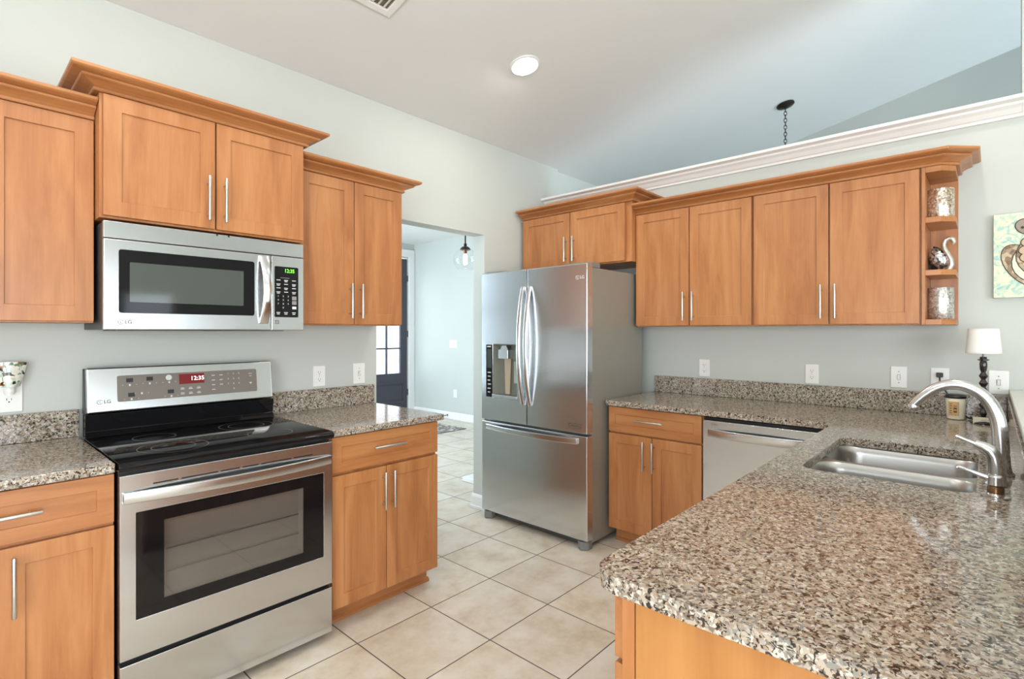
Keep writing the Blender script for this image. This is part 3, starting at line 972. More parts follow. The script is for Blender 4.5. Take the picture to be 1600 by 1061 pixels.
obj('handle', vbow(.400, .845, 1.640, -.014, .052, .030, 0), M_STEELB, ld, bevel=.004, smooth=False)
obj('handle', vbow(.460, .845, 1.640, -.014, .052, .030, 0), M_STEELB, rd, bevel=.004, smooth=False)
mb = bowed(.055, .845, .645, .682, -.014, .040, .016, zb=0.0)
for x in (.056, .815):
    mb.box(x, x + .029, -.014, -.0005, .648, .679)
obj('handle', mb, M_STEELB, fz, bevel=.004)
lg_logo(rd, .842, -.0004, 1.672, .026, M_MARK, txt=True)
mb = MB().plate_hole(.775, .868, .742, .770, .778, .865, .745, .767, -.0006, -.0001)
for k in range(7):
    mb.box(.790 + k * .009, .796 + k * .009, -.0006, -.0001, .752, .759)
obj('badge', mb, M_DMARK, rd)
for x in (.09, FW - .115):
    obj('hinge_cover', MB().box(x - .06, x + .105, .012, .16, 1.7585 if False else 1.7362, 1.764).box(x - .05, x + .10, .066, .16, 1.7355, 1.77), M_MGREY, FR, bevel=.004)
for x in (.005, FW - .085):
    obj('foot', MB().prism([(x, .022), (x + .04, -.012), (x + .08, .022), (x + .08, .064), (x, .064)], .001, .052, 'z'), M_MGREY, FR, bevel=.006)

# ------------------------------------------------------------------ cabinets on the refrigerator wall (local x runs toward -y)
upper_cabinet('short honey wood wall cabinet above the refrigerator', 3.145, 2.772, NEG90, .980, .372, 1.815, 2.2295,
              [(.024, .476, .447), (.482, .936, .520)], [(0, .021), (.980, .021), (.980, .36)], dz=.008)
upper_cabinet('honey wood two-door wall cabinet right of the refrigerator', 3.215, 1.7905, NEG90, .757, .303, 1.372, 2.142,
              [(.002, .374, .346), (.380, .754, .406)])
upper_cabinet('honey wood two-door wall cabinet beside the open end shelf', 3.215, 1.0325, NEG90, .781, .303, 1.372, 2.142,
              [(.010, .390, .358), (.398, .776, .425)])
cr = MB().sweep([(o, u + 2.1335) for o, u in CROWN], [(3.236, 1.789), (3.236, .182), (3.290, .128), (3.514, .128)][::1] if False else [(3.514, .126), (3.292, .126), (3.236, .182), (3.236, 1.789)][::-1])
cro = obj('crown_molding', cr, M_WY, bevel=.0015, seg=1)
tag(cro, 'long honey wood crown molding above the cabinets right of the refrigerator', 'molding', kind='thing')
# open end shelf
ES = thing('end_shelf', 'open honey wood corner end shelf holding glass pots and swan', 'shelf', (3.216, .2495, 1.372), NEG90)
obj('side_panel', MB().box(.001, .016, .002, .302, 0, .760), M_WV, ES, bevel=.001)
obj('back_panel', MB().box(.0165, .128, .290, .302, 0, .760), M_WV, ES, bevel=.001)
for z0, z1 in ((0, .026), (.238, .264), (.492, .518), (.734, .760)):
    obj('shelf_board', MB().prism([(.0165, .002), (.075, .002), (.1275, .058), (.1275, .2895), (.0165, .2895)], z0, z1, 'z'), M_WH, ES, bevel=.0015)

base_cabinet('honey wood base cabinet between refrigerator and dishwasher', 2.868, 1.789, NEG90, .602, .640,
             [(.002, .600, .713, .868, .287)], [(.002, .297, .104, .702, .252), (.301, .600, .104, .702, .313)])
# dishwasher
DW = thing('dishwasher', 'stainless dishwasher under the granite beside the sink run', 'dishwasher', (2.862, 1.183, 0), NEG90)
obj('body', MB().box(.004, .590, .032, .60, .02, .862), M_BLACKP, DW)
dd = obj('door', MB().box(.003, .592, 0, .030, .11, .851), M_STEEL, DW, bevel=.004, seg=3)
obj('toe_plate', MB().box(.01, .585, .05, .0315, .022, .1), M_BLACKP, DW)
mb = bowed(.032, .550, .762, .806, -.010, .034, .012)
mb.box(.032, .06, -.0105, -.0005, .765, .803); mb.box(.522, .55, -.0105, -.0005, .765, .803)
obj('handle', mb, M_STEELB, dd, bevel=.003)
lg_logo(dd, .055, -.0004, .832, .014, M_DMARK)
mb = MB(); mb.disc((.555, .80), .004, -.001, 0, 10)
obj('indicator', mb, M_BLACKP, dd)

# ------------------------------------------------------------------ peninsula cabinet (fronts face +y, local x runs toward -x)
PC = base_cabinet('honey wood peninsula base cabinet under the sink, plain end panel', 2.835, .512, PI, 1.995, .586,
                  [(1.52, 1.993, .742, .868, 1.75), (.62, 1.515, .742, .868, None), (.02, .615, .742, .868, .3)],
                  [(1.52, 1.993, .104, .732, 1.56), (1.07, 1.515, .104, .732, 1.10), (.62, 1.066, .104, .732, 1.03), (.02, .615, .104, .732, .57)],
                  ztop=.8735, hollow=True, toe_mold=False)
obj('end_panel', MB().box(1.9955, 2.0015, .048, .585, .002, .8735), M_PANEL, PC, label='plain maple veneer end panel')
obj('end_stile', MB().box(1.9955, 2.0025, .0215, .0455, .108, .8735), M_WV, PC)

# ------------------------------------------------------------------ sink, faucet, soap dispenser
SK = thing('sink', 'double bowl undermount stainless steel sink', 'sink', (2.18, .24, .874))


def bowl(x0, x1, y0, y1, r, depth, zt=0.0):
    mb = MB(); loops = []
    spec = [(0, zt), (.004, zt + .0), (.008, zt - .006), (.014, zt - .03), (.018, zt - depth + .04), (.028, zt - depth + .012), (.05, zt - depth + .002), (.09, zt - depth)]
    n = None
    for ins, z in spec:
        p = rrect(x0 + ins, x1 - ins, y0 + ins, y1 - ins, max(.02, r - ins * .5), 6); n = len(p)
        loops.append([(a, b, z) for a, b in p])
    vs = [q for l in loops for q in l]; fs = []
    for i in range(len(loops) - 1):
        for k in range(n):
            fs.append((i * n + k, i * n + (k + 1) % n, (i + 1) * n + (k + 1) % n, (i + 1) * n + k))
    fs.append(tuple(range((len(loops) - 1) * n, len(loops) * n)))
    return mb.add(vs, fs)


ox, oy = 2.18, .24
b0 = (SX0 - .012 - ox, 2.170 - ox, SY0 - .012 - oy, SY1 + .008 - oy)
b1 = (2.186 - ox, SX1 + .012 - ox, SY0 - .012 - oy, SY1 + .008 - oy)
fl = MB().slab([(b0[0] - .018, b0[2] - .018), (b1[1] + .018, b0[2] - .018), (b1[1] + .018, b0[3] + .018), (b0[0] - .018, b0[3] + .018)],
               [rrect(*b0, .075, 6)[::-1], rrect(*b1, .075, 6)[::-1]], -.0025, .0003)
obj('rim', fl, M_SINK, SK, bevel=.0008)
for bb_ in (b0, b1):
    bo = obj('bowl', bowl(*bb_, .075, .20), M_SINK, SK, smooth=True)
    bo.data.polygons.foreach_set('use_smooth', [True] * len(bo.data.polygons))
    cx, cy = (bb_[0] + bb_[1]) / 2, (bb_[2] + bb_[3]) / 2
    obj('drain', MB().lathe([(.045, 0), (.043, .003), (.03, .002), (.028, .0005)], (cx, cy, -.1995), 24), M_CHROME, bo, smooth=True)

FA = thing('faucet', 'high arc brushed nickel kitchen faucet behind the sink', 'faucet', (2.165, -.022, .907))
obj('base', MB().lathe([(.032, 0), (.032, .006), (.027, .012), (.0235, .03), (.022, .06)], n=28), M_CHROME, FA, smooth=True)
pts = []; rs = []
sp = [(0, .055), (0.0, .10), (.003, .15), (.012, .19), (.030, .228), (.058, .253), (.092, .266), (.125, .264), (.155, .250), (.180, .228), (.200, .206), (.210, .192)]
for i, (yy, zz) in enumerate(sp):
    pts.append((0, yy, zz)); rs.append(.0215 - .0085 * i / (len(sp) - 1))
# smooth the spout path
for _ in range(2):
    q = [pts[0]]; qr = [rs[0]]
    for i in range(len(pts) - 1):
        A_, B_ = Vector(pts[i]), Vector(pts[i + 1])
        q += [tuple(A_ * .75 + B_ * .25), tuple(A_ * .25 + B_ * .75)]; qr += [rs[i] * .75 + rs[i + 1] * .25, rs[i] * .25 + rs[i + 1] * .75]
    q.append(pts[-1]); qr.append(rs[-1]); pts, rs = q, qr
obj('spout', MB().tube(pts, rs, 18), M_CHROME, FA, smooth=True)
obj('aerator', MB().lathe([(.0135, .010), (.0145, .004), (.0135, -.008), (.011, -.012)], (0, .211, .184), 18), M_CHROME, FA, smooth=True)

HV = thing('faucet_lever', 'curved nickel faucet lever between soap pump and arc spout', 'faucet handle', (2.02, -.012, .907))
obj('base', MB().lathe([(.028, 0), (.028, .005), (.022, .012), (.0195, .03)], n=24), M_CHROME, HV, smooth=True)
lv = [(0, 0, .025), (0, 0, .055), (0, .004, .078), (0, .014, .094), (0, .030, .103), (0, .046, .108)]
obj('lever_body', MB().tube(lv, [.019, .0185, .018, .017, .015, .012], 16), M_CHROME, HV, smooth=True)
obj('lever_tip', MB().tube([(0, .044, .108), (0, .066, .117), (0, .088, .126)], [.006, .0045, .005], 10), M_CHROME, HV, smooth=True)

SD = thing('soap_dispenser', 'nickel soap pump in front of the faucet lever', 'soap dispenser', (1.868, -.010, .907))
obj('base', MB().lathe([(.030, 0), (.030, .004), (.019, .006), (.018, .010)], n=24), M_CHROME, SD, smooth=True)
obj('collar', MB().lathe([(.0175, .010), (.0175, .024), (.015, .028)], n=24), simple('bronze_collar', lin(120, 90, 62), .3, .8), SD, smooth=True)
obj('pump', MB().lathe([(.012, .028), (.0165, .031), (.0165, .052), (.012, .056)], n=24), M_CHROME, SD, smooth=True)
obj('nozzle', MB().tube([(0, .008, .045), (0, .040, .055), (0, .074, .066), (0, .078, .063)], [.0065, .005, .0042, .0042], 10), M_CHROME, SD, smooth=True)

# ------------------------------------------------------------------ things on the counter
M_DWOOD = simple('black_turned_wood', lin(28, 20, 18), .18, coat=.4)
LP = thing('table_lamp', 'small table lamp with white drum shade and black turned stem', 'lamp', (3.31, .025, .907))
obj('base', MB().lathe([(.048, 0), (.048, .006), (.030, .014), (.016, .022), (.010, .03)], n=28), M_DWOOD, LP, smooth=True)
prof = [(.008, .028)]
z = .036
for k in range(6):
    prof += [(.0085, z), (.0175, z + .0165), (.0085, z + .033)]; z += .0342
prof += [(.0085, z), (.013, z + .012), (.0145, z + .03), (.0145, z + .042), (.012, z + .052), (.022, z + .057), (.022, z + .060), (.014, z + .063), (.012, z + .073)]
obj('stem', MB().lathe(prof, n=20), M_DWOOD, LP, smooth=True)
M_SHADE = simple('white_linen_shade', lin(238, 232, 226), .8)
M_SHADE.node_tree.nodes['Principled BSDF'].inputs['Transmission Weight'].default_value = 0.0
sb_, st_ = .330, .445
vsh = MB().lathe([(.0655, sb_), (.056, st_), (.0545, st_), (.064, sb_)], n=40, cap0=False, cap1=False)
vsh.f += [(120 + k, 120 + (k + 1) % 40, (k + 1) % 40, k) for k in range(40)]
obj('shade', vsh, M_SHADE, LP, smooth=True)
mb = MB()
for zz, rr in ((sb_ + .002, .0658), (st_ - .006, .0566)):
    mb.lathe([(rr, zz), (rr, zz + .004)], n=40, cap0=False, cap1=False)
obj('shade_trim', mb, simple('shade_trim', lin(226, 218, 210), .8), LP, smooth=True)
obj('finial', MB().tube([(0, 0, .27), (0, 0, st_ - .002)], .004, 8).tube([(-.055, 0, st_ - .004), (.055, 0, st_ - .004)], .0015, 6), M_DWOOD, LP)

CJ = thing('candle_jar', 'cream jar candle with black lid and tan label', 'candle', (3.392, .128, .907))
obj('jar', MB().lathe([(.028, 0), (.034, .003), (.0365, .02), (.0385, .06), (.0390, .098), (.036, .104)], n=32), simple('cream_wax', lin(232, 222, 198), .25, coat=.4), CJ, smooth=True)
obj('lid', MB().lathe([(.040, .1045), (.0415, .107), (.0415, .116), (.038, .121), (.03, .124)], n=32), simple('black_lid', lin(30, 28, 26), .3), CJ, smooth=True)
# label wraps the side that faces the camera
mb = MB(); vs = []; n = 12; a0 = math.atan2(-.128, -3.392)
for k in range(n + 1):
    a = a0 - .55 + 1.0 * k / n - .15
    for rr, zz in ((.0394, .022), (.0402, .088)):
        vs.append((rr * math.cos(a), rr * math.sin(a), zz))
mb.add(vs, [(2 * k, 2 * k + 2, 2 * k + 3, 2 * k + 1) for k in range(n)])
lb = obj('label', mb, simple('tan_paper', lin(205, 165, 110), .7), CJ, smooth=True)
mb = MB()


def onlabel(mb, u0, u1, z0, z1):
    vs = []
    for k in range(4):
        a = a0 - .70 + 1.0 * (u0 + (u1 - u0) * k / 3)
        for zz in (z0, z1):
            rr = .0397 + .0008 * (zz - .022) / .066
            vs.append((rr * math.cos(a), rr * math.sin(a), zz))
    mb.add(vs, [(2 * k, 2 * k + 2, 2 * k + 3, 2 * k + 1) for k in range(3)])


# seen from the camera u runs right to left reversed: dark border, small basket mark and lines of print
for (u0, u1, z0, z1) in ((.0, 1, .022, .024), (0, 1, .086, .088), (0, .02, .022, .088), (.98, 1, .022, .088),
                         (.50, .82, .036, .042), (.54, .60, .042, .056), (.72, .78, .042, .056), (.50, .82, .054, .06), (.50, .82, .066, .069),
                         (.12, .36, .076, .079), (.12, .36, .066, .069), (.14, .34, .054, .058), (.14, .34, .042, .046), (.14, .34, .032, .035)):
    onlabel(mb, u0, u1, z0, z1)
pieces('label_print', mb, simple('label_ink', lin(70, 50, 35), .7), lb)

CD = thing('card', 'small cream message card leaning beside the candle', 'card', (3.285, .004, .907), math.radians(-83))
co = obj('card_face', MB().box(-.058, .058, -.004, .004, .001, .032), simple('cream_card', lin(226, 220, 196), .6), CD, bevel=.001)
mb = MB(); rn = random.Random(5)
x = -.03
while x < .03:
    w_ = rn.uniform(.004, .010); mb.box(x, x + w_, -.0046, -.0041, .018 + rn.uniform(-.001, .001), .0205); x += w_ + .002
mb.box(-.012, .014, -.0046, -.0041, .0105, .012)
pieces('handwriting', mb, simple('rust_ink', lin(165, 120, 90), .7), CD)

# shelf objects


def crackle(name, c_lo, c_hi, rough, scale):
    m, nt, b = new_mat(name)
    tc = nt.nodes.new('ShaderNodeTexCoord')
    v = nt.nodes.new('ShaderNodeTexVoronoi'); v.inputs['Scale'].default_value = scale
    nt.links.new(tc.outputs['Object'], v.inputs['Vector'])
    sp = nt.nodes.new('ShaderNodeSeparateColor'); nt.links.new(v.outputs['Color'], sp.inputs[0])
    r = ramp(nt, [(0, c_lo), (.5, [(a + b2) / 2 for a, b2 in zip(c_lo, c_hi)]), (1, c_hi)])
    nt.links.new(sp.outputs[0], r.inputs['Fac']); nt.links.new(r.outputs['Color'], b.inputs['Base Color'])
    b.inputs['Metallic'].default_value = .75; b.inputs['Roughness'].default_value = rough
    bp = nt.nodes.new('ShaderNodeBump'); bp.inputs['Strength'].default_value = 1.0; bp.inputs['Distance'].default_value = .004
    nt.links.new(sp.outputs[1], bp.inputs['Height']); nt.links.new(bp.outputs[0], b.inputs['Normal'])
    return m


M_GLIT = crackle('silver_gold_mosaic', lin(170, 135, 90), lin(245, 242, 235), .18, 130)
M_CRAC = crackle('silver_crackle', lin(160, 150, 138), lin(240, 240, 238), .22, 160)


def pot(label, z, m, h, r):
    p = thing('mosaic_pot', label, 'vase', (3.375, .186, z))
    obj('body', MB().lathe([(r * .97, 0), (r, .003), (r, h - .003), (r * .985, h), (r * .93, h), (r * .93, h - .05)], n=36), m, p, smooth=True)


pot('gold flecked silver glass pot on the top shelf', 1.8905, M_GLIT, .155, .056)
pot('plain silver crackle glass pot on the bottom shelf', 1.3985, M_CRAC, .158, .054)
SW = thing('swan_figurine', 'silver mirrored swan figurine on the middle shelf', 'figurine', (3.36, .188, 1.6365), NEG90)
mb = MB()   # swan body: a leaf-shaped teardrop leaning back
n, m_ = 20, 14; vs = []
ax = Vector((-.38, 0, .925)); px_ = Vector((.925, 0, .38))
for i in range(m_ + 1):
    t = i / m_
    rr = .040 * max(.04, math.sin(PI * (.02 + .96 * t))) ** .75 * (1.0 - .10 * t)
    c_ = Vector((.022, 0, .010)) + ax * (.128 * t)
    for k in range(n):
        a = 2 * PI * k / n
        q = c_ + px_ * (rr * math.cos(a)) + Vector((0, rr * .72 * math.sin(a), 0))
        vs.append((q.x, q.y, max(.001, q.z)))
fs = [(i * n + k, i * n + (k + 1) % n, (i + 1) * n + (k + 1) % n, (i + 1) * n + k) for i in range(m_) for k in range(n)]
fs += [tuple(range(n - 1, -1, -1)), tuple(range(m_ * n, m_ * n + n))]
mb.add(vs, fs)
obj('body', mb, crackle('mirror_mosaic', lin(60, 58, 60), lin(250, 250, 250), .1, 95), SW, smooth=True, label='mosaic mirror body')
nk = [(.036, -.014, .006), (.046, -.016, .030), (.044, -.018, .056), (.032, -.020, .084), (.020, -.020, .110), (.017, -.020, .134), (.024, -.020, .152), (.038, -.020, .160), (.051, -.020, .153), (.056, -.020, .138), (.049, -.020, .126)]
obj('neck', MB().tube(nk, [.012, .013, .012, .011, .0105, .0105, .011, .0115, .0125, .009, .003], 14), simple('champagne_silver', lin(205, 198, 186), .25, .8), SW, smooth=True)
mb = MB()
for s in (-1,):
    pl = [(-.050, .002), (-.010, .002), (-.004, .06), (-.012, .13), (-.024, .135), (-.048, .07)]
    mb.prism(pl, .034, .044, 'y')
obj('wing', mb, simple('dark_mirror', lin(45, 38, 36), .08, .9), SW, bevel=.003)

# ------------------------------------------------------------------ painting
M_ART = None
m, nt, b = new_mat('seafoam_canvas'); M_ART = m
tc = nt.nodes.new('ShaderNodeTexCoord')
nz = nt.nodes.new('ShaderNodeTexNoise'); nz.inputs['Scale'].default_value = 28; nz.inputs['Detail'].default_value = 6; nz.inputs['Distortion'].default_value = 1.6
nt.links.new(tc.outputs['Object'], nz.inputs['Vector'])
r_ = ramp(nt, [(.30, lin(146, 188, 180)), (.43, lin(184, 208, 190)), (.54, lin(222, 218, 188)), (.66, lin(206, 216, 196)), (.8, lin(232, 214, 190))])
nt.links.new(nz.outputs['Fac'], r_.inputs['Fac']); nt.links.new(r_.outputs['Color'], b.inputs['Base Color'])
bp = nt.nodes.new('ShaderNodeBump'); bp.inputs['Strength'].default_value = .4; bp.inputs['Distance'].default_value = .002
nt.links.new(nz.outputs['Fac'], bp.inputs['Height']); nt.links.new(bp.outputs[0], b.inputs['Normal']); b.inputs['Roughness'].default_value = .6
PT = thing('painting', 'sea turtle painting on pale seafoam canvas', 'painting', (3.486, -.010, 1.503), NEG90)
obj('canvas', MB().box(0, .51, 0, .031, 0, .406), M_ART, PT, bevel=.002)
M_INK = simple('umber_outline', lin(58, 46, 40), .6)
M_SKIN = simple('turtle_grey_brown', lin(150, 138, 122), .6)
M_SCUTE = crackle('turtle_shell_patches', lin(120, 92, 66), lin(206, 188, 158), .6, 60); M_SCUTE.node_tree.nodes['Principled BSDF'].inputs['Metallic'].default_value = 0


def blob(cx, cz, a, b_, rot, y0, y1, n=28, sq=1.0):
    pts = []
    for k in range(n):
        t = 2 * PI * k / n
        x, z = a * math.cos(t), b_ * math.sin(t) * (1 + .0 * math.cos(t))
        pts.append((cx + x * math.cos(rot) - z * math.sin(rot), cz + x * math.sin(rot) + z * math.cos(rot)))
    return MB().prism(pts, y0, y1, 'y')


def pair(nm, cx, cz, a, b_, rot, lay, m):
    y = -.0006 * lay
    obj(nm + '_outline', blob(cx, cz, a + .004, b_ + .004, rot, y - .0003, y), M_INK, PT)
    obj(nm, blob(cx, cz, a, b_, rot, y - .0006, y - .0002), m, PT)


pair('flipper', .110, .150, .115, .062, -1.0, 1, M_SCUTE)
pair('shell', .230, .205, .150, .125, .2, 3, M_SCUTE)
pair('belly_band', .215, .175, .150, .120, .2, 2, simple('pale_cream_paint', lin(222, 222, 196), .6))
pair('head', .121, .335, .044, .034, -.5, 4, M_SKIN)
k_ = 0
for (cx, cz, a) in ((.122, .262, .024), (.112, .224, .022), (.118, .190, .024), (.160, .292, .026), (.205, .310, .026)):
    obj('scute_outline', blob(cx, cz, a + .004, a * .85 + .004, .3, -.0034, -.0030), M_INK, PT)
    obj('scute', blob(cx, cz, a, a * .85, .3, -.0038, -.0033), simple('scute_tan', lin(196, 170, 138), .6) if k_ == 0 else bpy.data.materials['scute_tan'], PT); k_ += 1
obj('eye', MB().disc((.102, .332), .006, -.0045, -.0031), M_INK, PT)
pair('flipper', .38, .12, .10, .05, .8, 1, M_SCUTE)

# ------------------------------------------------------------------ wall plates


def plate(kind, label, X, Y, Z, rz, w=.072, h=.116, group=None):
    """wall plate; front faces local -y."""
    nm = {'outlet': 'wall_outlet', 'switch': 'light_switch'}[kind]
    r = thing(nm, label, 'outlet' if kind == 'outlet' else 'light switch', (X, Y, Z), rz, group)
    obj('plate', MB().box(-w / 2, w / 2, -.006, -.0005, -h / 2, h / 2), M_PLATE, r, bevel=.0025)
    if kind == 'outlet':
        for s in (-1, 1):
            oc = obj('socket', MB().prism(rrect(-.0165, .0165, s * .0195 - .014, s * .0195 + .014, .008), -.0075, -.0061, 'y'), M_PLATE, r)
            sl = MB()
            sl.box(-.0075, -.0055, -.0079, -.0076, s * .0195 - .002, s * .0195 + .007); sl.box(.0055, .0075, -.0079, -.0076, s * .0195 - .001, s * .0195 + .006)
            sl.disc((0, s * .0195 - .0075), .0026, -.0079, -.0076, 10)
            obj('slots', sl, M_SLOT, oc)
        obj('screw', MB().disc((0, 0), .003, -.0068, -.0061, 10), M_NICKEL, r)
    else:
        obj('switch_frame', MB().plate_hole(-.0075, .0075, -.0145, .0145, -.006, .006, -.013, .013, -.0072, -.0061), M_MGREY, r)
        obj("toggle", MB().box(-.0045, .0045, -.017, -.0062, -.001, .0115), M_WHITE, r, bevel=.0015)
        mb = MB()
        for s in (-1, 1): mb.disc((0, s * .030), .0028, -.0067, -.0061, 10)
        obj('screw', mb, M_MGREY, r)
    return r


plate('outlet', 'white duplex outlet right of the range backguard', 1.451, YA, 1.088, 0)
plate('switch', 'white light switch plate beside the foyer opening', 1.704, YA, 1.089, 0, .078, .124)
plate('outlet', 'white duplex outlet nearest the refrigerator', XB, 1.438, 1.092, NEG90)
plate('outlet', 'white duplex outlet above the middle of the long counter', XB, .787, 1.086, NEG90)
plate('switch', 'white light switch between the middle outlet and the plugged outlet', XB, .368, 1.092, NEG90)
po = plate('outlet', 'white outlet with black plug behind the faucet', XB, .195, 1.092, NEG90, .075)
plate('switch', 'white light switch right of the table lamp', XB, -.029, 1.089, NEG90, .074)
pg = thing('power_cord', 'black plug and cord hanging from the outlet behind the faucet', 'cord', (XB, .195, 1.114), NEG90)
obj('plug', MB().box(-.014, .014, -.030, -.0085, -.012, .012), M_BLACKP, pg, bevel=.003)
obj('cord', MB().tube([(0, -.024, -.012), (.001, -.028, -.03), (.008, -.034, -.055), (.030, -.036, -.09), (.055, -.040, -.13), (.085, -.060, -.185), (.12, -.10, -.2025), (.15, -.15, -.2025)], .0035, 8), M_BLACKP, pg, smooth=True)
# left outlet with night light
plate('outlet', 'white outlet under the mosaic night light', .186, YA, 1.095, 0, .078, .134)
NL = thing('night_light', 'mosaic glass plug-in night light above the left counter', 'night light', (.186, YA - .0085, 1.115))
obj('plug_body', MB().lathe([(.014, -.016), (.017, -.008), (.017, .012), (.012, .02)], (0, -.02, 0), 20), M_PLATE, NL, smooth=True)


def mosaic_mat():
    m, nt, b = new_mat('mosaic_glass')
    tc = nt.nodes.new('ShaderNodeTexCoord')
    mp = nt.nodes.new('ShaderNodeMapping'); mp.inputs['Scale'].default_value = (70, 70, 95)
    nt.links.new(tc.outputs['Object'], mp.inputs['Vector'])
    v = nt.nodes.new('ShaderNodeTexVoronoi'); v.inputs['Scale'].default_value = 1; v.distance = 'CHEBYCHEV'
    nt.links.new(mp.outputs[0], v.inputs['Vector'])
    sp = nt.nodes.new('ShaderNodeSeparateColor'); nt.links.new(v.outputs['Color'], sp.inputs[0])
    r = ramp(nt, [(0, lin(60, 50, 45)), (.12, lin(150, 100, 60)), (.22, lin(110, 140, 110)), (.36, lin(232, 228, 212)), (.7, lin(190, 205, 190)), (.85, lin(240, 238, 228))], 'CONSTANT')
    nt.links.new(sp.outputs[0], r.inputs['Fac']); nt.links.new(r.outputs['Color'], b.inputs['Base Color'])
    b.inputs['Roughness'].default_value = .15
    return m


vs = []; n = 14
for i in range(7):
    t = i / 6; hw = .028 + .022 * t ** .8; z = .012 + .092 * t
    for k in range(n + 1):
        u = -1 + 2 * k / n
        vs.append((hw * u, -.046 + .022 * u * u, z + .005 * (1 - u * u) * (1 if i == 6 else 0)))
o_ = len(vs)
vs += [(p[0], p[1] + .003, p[2]) for p in vs]
fs = []
for i in range(6):
    for k in range(n):
        a = i * (n + 1) + k
        fs.append((a, a + 1, a + n + 2, a + n + 1)); fs.append((o_ + a + 1, o_ + a, o_ + a + n + 1, o_ + a + n + 2))
rim = [k for k in range(n + 1)] + [i * (n + 1) + n for i in range(1, 7)] + [6 * (n + 1) + k for k in range(n - 1, -1, -1)] + [i * (n + 1) for i in range(5, 0, -1)]
for a, b2 in zip(rim, rim[1:] + rim[:1]):
    fs.append((b2, a, o_ + a, o_ + b2))
obj('shade', MB().add(vs, fs), mosaic_mat(), NL, smooth=True)

# ------------------------------------------------------------------ ceiling fixtures
cang = math.atan(CSL)
CEILROT = (-cang, 0, 0)
M_LED = simple('led_lens', (1, 1, 1, 1), .4, emit=(1, .96, .90, 1), es=14)


def can_light(x, y, label, vis=True):
    r = thing('recessed_light', label, 'ceiling light', (x, y, zc(y)), 0, None)
    r.rotation_euler = CEILROT
    tr = MB().lathe([(.078, -.001), (.092, -.001), (.092, -.006), (.080, -.010), (.072, -.004)], n=40, cap0=False, cap1=False)
    obj('trim_ring', tr, M_WHITE, r, smooth=True)
    obj('lens', MB().lathe([(.074, -.0025), (.070, -.005), (.0, -.006)], n=40, cap1=False), M_LED, r, smooth=True)
    return r


def can_lamp(x, y, w):
    area('recessed_lamp', (x, y - .004, zc(y) - .02), (x, y - CSL * 0, 0), .13, .13, w, (1, .96, .91), 'DISK')


can_light(2.358, 2.049, 'bright round recessed ceiling light above the refrigerator')
CANS = [(2.358, 2.049, 10), (0.5, 1.6, 11), (-1.0, 1.6, 10), (2.6, .15, 9), (.6, -.6, 12)]
for (x, y, w) in CANS: can_lamp(x, y, w)
for (x, y, w), lab in zip(CANS[1:], ('round recessed ceiling light above the range', 'round recessed ceiling light above the left counter', 'round recessed ceiling light above the sink', 'round recessed ceiling light above the breakfast area')):
    can_light(x, y, lab)

VN = thing('ceiling_vent', 'white slatted air vent in the sloped ceiling', 'vent', (1.50, 2.19, zc(2.19)), 0)
VN.rotation_euler = CEILROT
# local: corner at origin, grille runs toward -x and -y
obj('vent_frame', MB().slab([(-.36, -.36), (0, -.36), (0, 0), (-.36, 0)], [[(-.325, -.325), (-.325, -.035), (-.035, -.035), (-.035, -.325)]], -.012, -.0005), M_WHITE, VN, bevel=.003)
mb = MB()
obj('vent_back', MB().box(-.324, -.036, -.324, -.036, -.002, -.001), simple('vent_dark', lin(110, 100, 84), .8), VN)
for k in range(9):
    x = -.052 - k * .031
    mb.prism([(x - .012, -.010), (x - .009, -.010), (x + .004, -.0025), (x + .001, -.0025)], -.324, -.19, 'y')
for k in range(9):
    x = -.052 - k * .031
    mb.prism([(x - .012, -.010), (x - .009, -.010), (x + .004, -.0025), (x + .001, -.0025)], -.17, -.036, 'y')
mb.box(-.324, -.036, -.185, -.175, -.010, -.0025)
obj('vent_slats', mb, M_WHITE, VN)

M_BRONZE = simple('dark_bronze', lin(48, 42, 38), .4, .6)
CH = thing('chandelier', 'dark bronze ceiling canopy with chain in the room beyond the ledge', 'light fixture', (4.467, 1.185, zc(1.185)), 0)
cn = obj('canopy', MB().lathe([(.063, -.001), (.064, -.010), (.055, -.018), (.02, -.028), (.008, -.034)], n=28), M_BRONZE, CH, smooth=True)
cn.rotation_euler = CEILROT


def link(c, s, turn):
    pts = []
    for k in range(13):
        a = 2 * PI * k / 12
        x, z = s * .42 * math.cos(a), s * .72 * math.sin(a)
        pts.append((c[0] + x * math.cos(turn), c[1] + x * math.sin(turn), c[2] + z))
    return pts


mb = MB(); z = -.045
for k in range(26):
    mb.tube(link((0, 0, z), .024, (k % 2) * PI / 2 + .4), .0028, 6, cap=False); z -= .027
obj('chain', mb, M_BRONZE, CH, smooth=True)
CZ = z
mb = MB().lathe([(.01, 0), (.03, -.03), (.05, -.10), (.03, -.2), (.012, -.24)], (0, 0, CZ), 20)
obj('chandelier_body', mb, M_BRONZE, CH, smooth=True)
for k in range(5):
    a = 2 * PI * k / 5
    c_, s_ = math.cos(a), math.sin(a)
    obj('arm', MB().tube([(c_ * .03, s_ * .03, CZ - .15), (c_ * .15, s_ * .15, CZ - .22), (c_ * .25, s_ * .25, CZ - .17), (c_ * .27, s_ * .27, CZ - .11)], .008, 8), M_BRONZE, CH, smooth=True)
    obj('bulb_shade', MB().lathe([(.02, 0), (.04, .03), (.05, .08), (.048, .08), (.037, .03), (.018, .004)], (c_ * .27, s_ * .27, CZ - .11), 18), M_WHITE, CH, smooth=True)

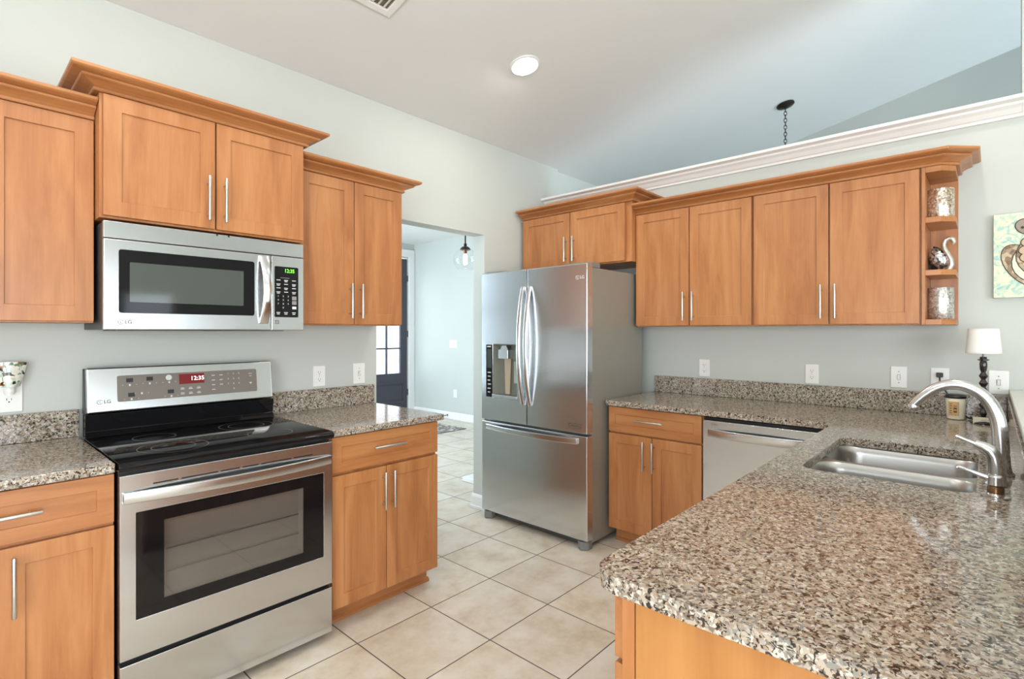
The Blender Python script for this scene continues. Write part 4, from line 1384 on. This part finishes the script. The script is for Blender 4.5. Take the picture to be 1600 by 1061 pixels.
# ------------------------------------------------------------------ foyer things
# pendant
PD = thing('pendant_lamp', 'clear glass globe pendant with glowing bulb in the foyer', 'pendant light', (3.30, 3.62, 0), 0)
PD.location = (3.485, 3.80, 2.04)
obj('globe', MB().lathe([(.116 * math.sin(a), -.116 * math.cos(a)) for a in [PI * (.22 + .68 * k / 18) for k in range(19)]], n=36, cap0=False, cap1=False), M_GLOBE, PD, smooth=True)
obj('globe_rim', MB().lathe([(.0725, -.088), (.0765, -.0895), (.075, -.0925), (.071, -.091)], n=36, cap0=False, cap1=False), M_GLOBE, PD, smooth=True)
obj('fitter', MB().lathe([(.052, .098), (.050, .110), (.034, .126), (.016, .132), (.014, .16)], n=24), M_BRONZE, PD, smooth=True)
obj('socket', MB().lathe([(.016, .060), (.018, .098)], n=16), simple('copper_socket', lin(130, 84, 60), .35, .8), PD, smooth=True)
obj('bulb', MB().lathe([(.004, -.052), (.017, -.04), (.022, -.01), (.020, .03), (.014, .059)], n=20), simple('warm_filament_bulb', (1, .9, .75, 1), .3, emit=(1, .80, .55, 1), es=7), PD, smooth=True)
obj('cord', MB().tube([(0, 0, .16), (0.002, 0, .3), (-.002, 0, .5), (0, 0, .70)], .007, 8), M_BRONZE, PD, smooth=True)
obj('ceiling_canopy', MB().lathe([(.02, .70), (.06, .715), (.06, .729)], n=24), M_BRONZE, PD, smooth=True)
bl = bpy.data.lights.new('pendant_bulb', 'POINT'); bl.energy = 4; bl.color = (1, .82, .6); bl.shadow_soft_size = .02
blo = bpy.data.objects.new('pendant_bulb', bl); COL.objects.link(blo); blo.location = (3.485, 3.80, 1.93)


def rug_mat():
    m, nt, b = new_mat('leaf_pattern_rug')
    tc = nt.nodes.new('ShaderNodeTexCoord')
    v = nt.nodes.new('ShaderNodeTexVoronoi'); v.feature = 'DISTANCE_TO_EDGE'; v.inputs['Scale'].default_value = 11
    nt.links.new(tc.outputs['Object'], v.inputs['Vector'])
    r = ramp(nt, [(0, lin(112, 104, 98)), (.12, lin(150, 142, 134)), (.2, lin(214, 208, 200))])
    nt.links.new(v.outputs['Distance'], r.inputs['Fac']); nt.links.new(r.outputs['Color'], b.inputs['Base Color'])
    b.inputs['Roughness'].default_value = .9
    return m


RUGO = obj('rug', MB().box(3.65, 4.90, 5.32, 6.25, .001, .010), rug_mat(), bevel=.003)
tag(RUGO, 'grey and cream patterned rug on the foyer floor', 'rug')
UR = thing('pedestal_urn', 'white round urn on square plinth at the opening jamb', 'urn', (3.33, 3.33, 0))
obj('plinth', MB().box(-.165, .165, -.165, .165, .001, .042), M_WHITE, UR, bevel=.006)
obj('urn', MB().lathe([(.06, .0425), (.05, .06), (.10, .085), (.135, .14), (.13, .20), (.09, .25), (.055, .28), (.08, .32), (.085, .325), (.06, .325), (.05, .28)], n=36), M_WHITE, UR, smooth=True)
ds = obj('door_stop', MB().tube([(5.2805, 6.16, .058), (5.262, 6.16, .056), (5.21, 6.16, .053), (5.195, 6.16, .053)], [.012, .006, .006, .010], 10), M_BRONZE, smooth=True)
tag(ds, 'small dark spring door stop on the foyer baseboard', 'door stop')
plate('switch', 'white three-toggle switch plate on the foyer wall', XG, 6.05, 1.149, NEG90, .165, .116)
for i_ in (-.045, .045):
    pass
plate('outlet', 'white outlet low on the foyer wall', XG, 6.005, .398, NEG90, .08, .12)
